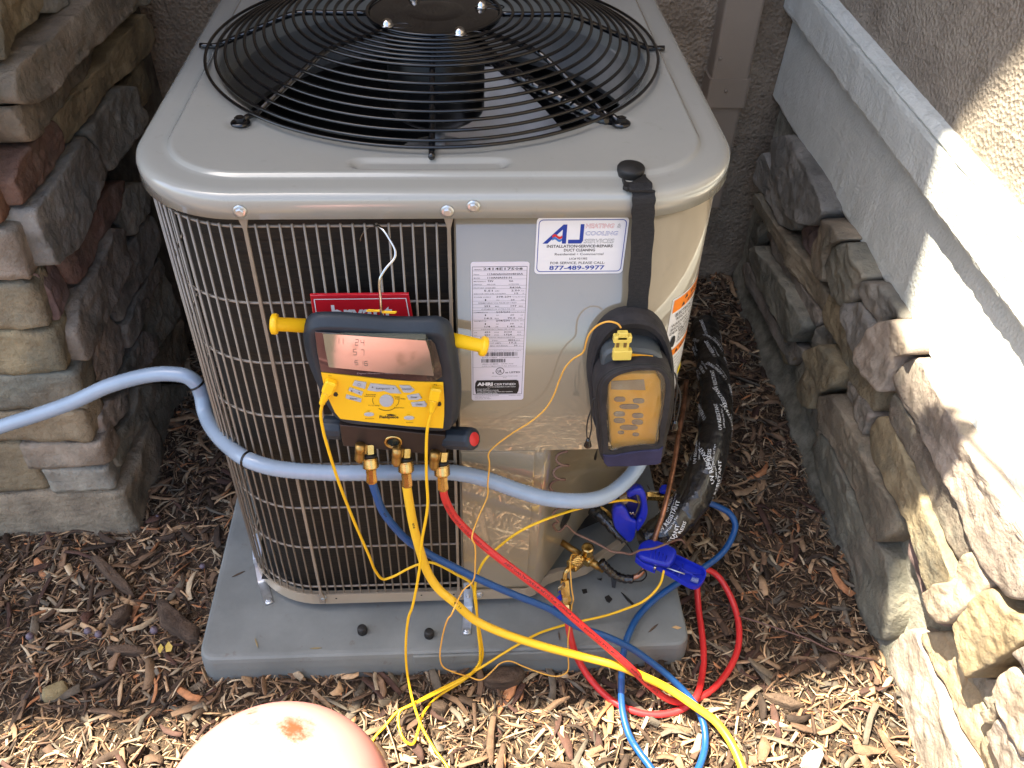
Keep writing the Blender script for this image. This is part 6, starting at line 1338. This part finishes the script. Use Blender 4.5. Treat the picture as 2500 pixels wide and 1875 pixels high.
# suction side
sv2 = thing('suction_valve', 'brass suction valve in the shade behind the upper blue clamp', 'valve', P(1470, 1250, y=-.30))
S0 = P(1430, 1225, y=-.20); S1 = P(1465, 1248, y=-.24); S2 = P(1488, 1266, y=-.26)
seg('inlet_stub', S0, S1, [(0, .010), (1, .010)], BRASSD, sv2); seg('valve_body', S1, S2, [(0, .012), (.6, .013), (1, .011)], BRASS, sv2, 6, False)
mb = MB(); tube(mb, spline(CP([(1448, 1243, 'y', -.265), (1470, 1262, 'y', -.285), (1500, 1295, 'y', -.31), (1525, 1320, 'y', -.33)]), 6), .012, 14, rfun=lambda i, a: .0125*(1+.09*math.sin(i*1.7+a)-.02*i)); build('black_sleeve', mb, TAPE, sv2)
mb = MB(); tube(mb, spline(CP([(1500, 1290, 'y', -.32), (1522, 1318, 'y', -.335), (1535, 1335, 'y', -.34), (1544, 1348, 'y', -.342)]), 5), .0016, 6); build('cable_tie_tail', mb, BLACKM, sv2)
seg('brass_knob', P(1520, 1206, y=-.27), P(1536, 1216, y=-.285), [(0, .009), (.5, .012), (1, .009)], BRASSD, sv2)
bv = thing('ball_valve', 'brass ball valve with blue handle on the end of the blue hose', 'valve', P(1620, 1215, z=.10))
D0 = P(1575, 1211, z=.115); D1 = P(1618, 1213, z=.107); D2 = P(1636, 1215, z=.10); D3 = P(1675, 1217, z=.095)
seg('valve_body', D0, D1, [(0, .008), (.05, .0092), (.95, .0092), (1, .008)], BRASS, bv, 6, False); seg('neck', D1, D2, [(0, .005), (.3, .0068), (1, .0055)], BRASS, bv); seg('ferrule', D2, D3, [(0, .006), (.1, .0078), (.9, .0078), (1, .007)], BRASS, bv, 8, False)
mb = MB(); slab(mb, CP([(1585, 1199, 'z', .122), (1616, 1201, 'z', .122), (1614, 1204, 'z', .122), (1585, 1202, 'z', .122)]), (0, 0, 1), .002); build('lever', mb, CHROME, bv)
mb = MB(); slab(mb, CP([(1609, 1198, 'z', .122), (1613, 1191, 'z', .122), (1622, 1188, 'z', .122), (1632, 1190, 'z', .122), (1632, 1202, 'z', .122), (1622, 1206, 'z', .122), (1612, 1204, 'z', .122)]), (0, 0, 1), .008, .002); build('handle', mb, CLAMP, bv)

# brown control wire: hanging coil, then along to the line set
cwt = thing('control_wire', 'brown low-voltage wire coiled in front of the valve recess', 'wire', P(1360, 1250, y=-.38))
pts = []
for i in range(64):
    t = i/63; u = 1371-20*t+4*math.sin(t*9); v = 1098+182*t; a = t*2*math.pi*5.3; c = P(u, v, y=-.383+.02*t)
    rr_ = .0085+.003*math.sin(t*5); pts.append(c+Vector((math.cos(a)*rr_, math.sin(a)*rr_*.6-.004, 0)))
pts += CP([(1363, 1298, 'y', -.36), (1375, 1290, 'y', -.36), (1383, 1282, 'y', -.36), (1402, 1300, 'y', -.36), (1426, 1312, 'y', -.37), (1452, 1324, 'y', -.375), (1473, 1335, 'y', -.385), (1495, 1347, 'y', -.395), (1520, 1349, 'y', -.40), (1540, 1353, 'y', -.41), (1564, 1343, 'y', -.415), (1595, 1339, 'y', -.42), (1625, 1328, 'y', -.41), (1654, 1318, 'z', .12), (1664, 1318, 'z', .12), (1672, 1328, 'z', .10)])
mb = MB(); tube(mb, spline(pts, 3), .0021, 7); build('insulation', mb, BWIRE, cwt)

# ------------------------------------------------------------ blue pipe clamps
c2 = thing('pipe_clamp', 'lower blue pipe-clamp probe lying over the pad corner, tray side up', 'clamp', P(1640, 1380, z=.09), 'blue clamp probes on the refrigerant lines')
ZT = .075
tray = resample(spline(CP([(a, b, 'z', ZT) for a, b in [(1558, 1352), (1580, 1340), (1640, 1358), (1700, 1386), (1718, 1396), (1722, 1410), (1712, 1430), (1700, 1439), (1686, 1438), (1640, 1412), (1600, 1390), (1565, 1375)]]), 4, True), 48)
ct = sum(tray, Vector())/48
def ins_(L, d):
    out = []
    for i in range(len(L)):
        a, b = L[i-1], L[(i+1) % len(L)]; t = (b-a).normalized(); n_ = Vector((-t.y, t.x, 0))
        if n_.dot(ct-L[i]) < 0 and (ct-L[i]).length > .02: n_ = -n_
        out.append(L[i]+n_*d)
    return out
up = Vector((0, 0, .011)); in1 = ins_(tray, .003)
mb = MB(); band(mb, tray, [p+up for p in tray]); band(mb, [p+up for p in tray], [p+up for p in in1], False); band(mb, [p+up for p in in1], [p+Vector((0, 0, .002)) for p in in1]); mb.add([p+Vector((0, 0, .002)) for p in in1], [tuple(range(48))]); mb.add(list(tray), [tuple(range(48))]); build('tray_handle', mb, CLAMP, c2)
def rib(a, b):
    mb = MB(); tube(mb, [P(*a, z=ZT+.007), P(*b, z=ZT+.007)], .0012, 5); build('rib', mb, CLAMP, c2)
for a, b in (((1668, 1376), (1655, 1412)), ((1640, 1372), (1700, 1410)), ((1650, 1395), (1712, 1402)), ((1640, 1400), (1668, 1380))): rib(a, b)
mb = MB(); tube(mb, [P(1628, 1386, z=ZT+.012), P(1672, 1402, z=ZT+.010)], .0015, 6); build('spring', mb, ZINC, c2)
lab_ = MB(); q4 = CP([(1690, 1408, 'z', ZT+.003), (1707, 1413, 'z', ZT+.003), (1703, 1426, 'z', ZT+.003), (1685, 1419, 'z', ZT+.003)]); slab(lab_, q4, (0, 0, 1), .001); lbo = build('molded_label', lab_, mat('label_bluegrey', (.10, .14, .42), None, .5), c2)
I = Inks(lbo, lambda x, y: tuple(q4[3].lerp(q4[2], x)+(q4[0]-q4[3])*y+Vector((0, 0, .0013))))
I.t(mat('ink_pale', (.42, .46, .60), None, .5), '01218181', .06, .2, .55, w=.86, bold=.01, res=1); I.done()
pd = resample(spline(CP([(a, b, 'z', ZT+.016) for a, b in [(1556, 1352), (1562, 1334), (1578, 1325), (1600, 1326), (1630, 1338), (1648, 1348), (1650, 1358), (1642, 1378), (1632, 1386), (1622, 1386), (1590, 1378), (1560, 1366)]]), 4, True), 48)
mb = MB(); slab(mb, pd, (0, 0, 1), .012, .005, True); build('paddle_handle', mb, CLAMP, c2)
for i in range(5):
    a = P(1592+i*9, 1340+i*4, z=ZT+.0285); b = P(1588+i*9, 1362+i*4, z=ZT+.0285); mb = MB(); tube(mb, [a, b], .0009, 5); build('grip_ridge', mb, CLAMP, c2)
mb = MB(); slab(mb, CP([(a, b, 'z', ZT-.004) for a, b in [(1552, 1358), (1562, 1362), (1600, 1390), (1598, 1400), (1570, 1388), (1550, 1372)]]), (0, 0, 1), .014, .003); build('jaw', mb, CLAMP, c2)
mb = MB(); lathe(mb, P(1597, 1393, z=ZT), (0, 0, 1), [(0, .003), (.012, .003), (.013, .002)], 10); build('pivot_pin', mb, CHROME, c2)
c1 = thing('pipe_clamp', 'upper blue pipe-clamp probe gripping the line behind the grey conduit', 'clamp', P(1530, 1250, y=-.33), 'blue clamp probes on the refrigerant lines')
def jaw(name, L, y, t, b=.003): mb = MB(); slab(mb, resample(spline(mp(L, y), 5, True), 44), Vector((0, -1, .35)), t, b, True); return build(name, mb, CLAMP, c1)
jaw('left_jaw', [(1494, 1238), (1500, 1228), (1512, 1224), (1523, 1229), (1531, 1242), (1538, 1256), (1550, 1262), (1549, 1285), (1543, 1308), (1533, 1315), (1518, 1302), (1500, 1282), (1494, 1260)], -.322, .016, .004)
jaw('right_jaw', [(1528, 1196), (1538, 1186), (1550, 1180), (1562, 1182), (1571, 1192), (1575, 1212), (1578, 1238), (1574, 1256), (1562, 1276), (1552, 1288), (1549, 1270), (1551, 1258), (1558, 1246), (1562, 1230), (1560, 1208), (1552, 1197), (1542, 1200), (1532, 1206)], -.318, .018, .004)
mb = MB(); slab(mb, mp([(1524, 1208), (1540, 1202), (1552, 1204), (1558, 1225), (1550, 1250), (1540, 1256), (1530, 1240)], -.312), MN, .004); build('jaw_lining', mb, mat('clamp_dark', (.004, .006, .10), None, .5), c1)
mb = MB(); tube(mb, spline(mp([(1538, 1250), (1541, 1256), (1545, 1251), (1548, 1257)], -.335), 5), .0012, 6); build('spring', mb, CHROME, c1)
mb = MB(); lathe(mb, P(1562, 1268, y=-.336), MN, [(0, .0032), (.003, .003), (.004, .002)], 12); build('pivot_pin', mb, mat('pin_blue', (.05, .07, .45), None, .3), c1)
mb = MB(); slab(mb, mp([(1512, 1215), (1530, 1206), (1532, 1222), (1516, 1230)], -.314), MN, .006, .001); build('felt_pad', mb, mat('felt_tan', (.32, .24, .15), None, .9), c1)

# ------------------------------------------------------------ refrigerant cylinder, standing upside down
tk = thing('refrigerant_cylinder', 'rose pink refrigerant cylinder with rust spots standing in the sun', 'gas cylinder', (-.176, -.965, G))
TC = Vector((-.176, -.965, .430)); r = .1275
# rust stain on the shoulder facing the unit
dr = P(716, 1778, z=0)-CAM; dr.normalize(); oc = CAM-TC; bq = oc.dot(dr); hp_ = CAM+dr*(-bq-math.sqrt(max(0, bq*bq-oc.dot(oc)+r*r)))
tn = TANK.node_tree.nodes; tl = TANK.node_tree.links; bs_ = tn['Principled BSDF']; old = bs_.inputs['Base Color'].links[0].from_socket
gm = tn.new('ShaderNodeTexCoord'); vd = tn.new('ShaderNodeVectorMath'); vd.operation = 'DISTANCE'; tl.new(gm.outputs['Object'], vd.inputs[0]); vd.inputs[1].default_value = hp_-tk.location
m1 = tn.new('ShaderNodeMapRange'); m1.inputs[1].default_value = .0; m1.inputs[2].default_value = .050; m1.inputs[3].default_value = 1; m1.inputs[4].default_value = 0; tl.new(vd.outputs['Value'], m1.inputs[0])
nz_ = tn.new('ShaderNodeTexNoise'); nz_.inputs['Scale'].default_value = 70; nz_.inputs['Detail'].default_value = 8; nz_.inputs['Roughness'].default_value = .8; tl.new(gm.outputs['Object'], nz_.inputs['Vector'])
ad_ = tn.new('ShaderNodeMath'); ad_.operation = 'MULTIPLY_ADD'; ad_.inputs[1].default_value = .62; tl.new(m1.outputs[0], ad_.inputs[0]); tl.new(nz_.outputs['Fac'], ad_.inputs[2])
m3 = tn.new('ShaderNodeMapRange'); m3.inputs[1].default_value = .80; m3.inputs[2].default_value = 1.05; tl.new(ad_.outputs[0], m3.inputs[0])
mx_ = tn.new('ShaderNodeMix'); mx_.data_type = 'RGBA'; tl.new(m3.outputs[0], mx_.inputs[0]); tl.new(old, mx_.inputs[6]); mx_.inputs[7].default_value = (.20, .055, .025, 1); tl.new(mx_.outputs[2], bs_.inputs['Base Color'])
mb = MB(); prof_ = [(-.525+.17, r*.55), (-.33, r*.80), (-.30, r*.97), (-.27, r), (0, r)]+[(r*.98*math.sin(R(a)), r*math.cos(R(a))) for a in range(6, 90, 6)]+[(r*.98, .001)]
lathe(mb, TC, (0, 0, 1), prof_, 96); build('shell', mb, TANK, tk)
mb = MB(); lathe(mb, TC+Vector((0, 0, -.10)), (0, 0, 1), [(0, r+.0001), (.002, r+.0015), (.006, r+.0015), (.008, r+.0001)], 96); build('weld_seam', mb, TANK, tk)
mb = MB(); lathe(mb, TC+Vector((0, 0, -.43)), (0, 0, 1), [(0, .016), (.05, .016), (.06, .02), (.09, .02)], 20); build('valve', mb, BRASS, tk)
for k in range(3):
    a = R(40+120*k); mb = MB(); p = [TC+Vector((math.cos(a)*rr_, math.sin(a)*rr_, zz)) for rr_, zz in ((.075, -.34), (.088, -.38), (.092, -.45), (.090, -.522))]; tube(mb, spline(p, 4), .008, 8); build('collar_leg', mb, TANK, tk)
mb = MB(); tube(mb, [TC+Vector((math.cos(a)*.09, math.sin(a)*.09, -.518)) for a in [2*math.pi*i/40 for i in range(40)]], .008, 8, closed=True); build('collar_ring', mb, TANK, tk)
# ------------------------------------------------------------ unseen branch added so that its leaves dapple the right wall
br = thing('shade_branch', 'unseen leafy branch added overhead to dapple the right stone wall', 'branch', (0.2, -.3, 2.2))
def back_(x, y, z, h): k = (h-z); return Vector((x+SUN.x/SUN.z*k, y+SUN.y/SUN.z*k, h))
LEAF = mat('leaf_green', (.035, .07, .015), (.07, .12, .03), .5)
mb = MB(); tube(mb, spline([back_(.83, -1.5, .9, 2.9), back_(.83, -.9, .6, 2.7), back_(.83, -.55, .50, 2.5), back_(.83, -.32, .30, 2.35), back_(.83, -.27, .08, 2.3)], 6), .008, 7); build('shade_limb', mb, mat('branch_bark', (.06, .045, .03), (.12, .09, .06), .9), br)
rnd = random.Random(11); first = None
spots = [(-.33, .30), (-.36, .26), (-.30, .23), (-.31, .18), (-.30, .12), (-.27, .15), (-.37, .34), (-.41, .38), (-.27, .09), (-.33, .22), (-.28, .19)]  # wall spots to be shaded, one added leaf for each
for i, (y, z) in enumerate(spots):
    c = back_(.83, y+rnd.uniform(-.015, .015), z, 2.35+rnd.uniform(-.1, .1)); mb = MB(); l = .055; w_ = .026
    rot = Matrix.Rotation(rnd.uniform(0, 6.28), 3, 'Z') @ Matrix.Rotation(rnd.uniform(-.5, .5), 3, 'X')
    P2 = [Vector((-l, 0, 0)), Vector((-l*.4, w_*.9, .004)), Vector((l*.2, w_, .006)), Vector((l, 0, -.004)), Vector((l*.2, -w_, .006)), Vector((-l*.4, -w_*.9, .004))]
    slab(mb, [c+rot@p for p in P2], rot@Vector((0, 0, 1)), .0008); build('leaf', mb, LEAF, br)

for i, (L, lab) in enumerate((([(1476, 1458), (1486, 1453), (1495, 1463), (1488, 1472), (1480, 1468)], 'small black tape scrap under the lower valve on the pad'), ([(1516, 1446), (1522, 1450), (1548, 1474), (1544, 1478), (1530, 1466)], 'long black tape sliver on the pad beside the blue hose'),
                              ([(1420, 1440), (1432, 1438), (1434, 1447), (1424, 1450)], 'tiny black tape scrap nearest the ball valve'), ([(1458, 1414), (1470, 1412), (1468, 1418)], 'black fleck below the black pipe sleeve'))):
    mb = MB(); slab(mb, CP([(a, b, 'z', PZ+.0006) for a, b in L]), (0, 0, 1), .0012); tag(build('tape_scrap', mb, BLACKM), lab, 'scrap', 'black tape scraps on the pad')
mb = MB(); slab(mb, CP([(a, b, 'z', PZ+.001) for a, b in [(1640, 1532), (1650, 1528), (1664, 1533), (1655, 1537)]]), (0, 0, 1), .001); tag(build('leaf', mb, mat('leaf_tan', (.40, .24, .10), (.50, .32, .15), .7)), 'tiny tan leaf on the right end of the pad', 'leaf')

# short loose chips lying on the pad edges and against its front
rnd = random.Random(21)
for i in range(7):
    x, y = ((-.42, -.30), (-.36, -.455), (.38, -.45), (.40, -.28), (.20, -.46), (-.25, -.47), (.43, -.10))[i]
    a = rnd.uniform(0, 3.1); l = rnd.uniform(.008, .016); d = Vector((math.cos(a), math.sin(a), 0))*l; n_ = Vector((-d.y, d.x, 0))*.12; c = Vector((x, y, PZ+.0006))
    mb = MB(); slab(mb, [c-d, c-d*.3+n_, c+d*.5+n_, c+d, c+d*.3-n_, c-d*.5-n_], (0, 0, 1), .0012)
    tag(build('wood_sliver', mb, BARKT if i % 2 else BARK, origin=c), ('tiny wood sliver on the left margin of the pad', 'tiny wood sliver near the front left corner of the pad', 'tiny wood sliver near the front right corner of the pad', 'tiny wood sliver on the right margin of the pad beside the blue hose',
        'tiny wood sliver on the pad front edge under the hoses', 'tiny wood sliver on the pad front edge left of the black caps', 'tiny wood sliver at the back of the pad right margin')[i], 'wood sliver', 'wood slivers dropped on the pad')
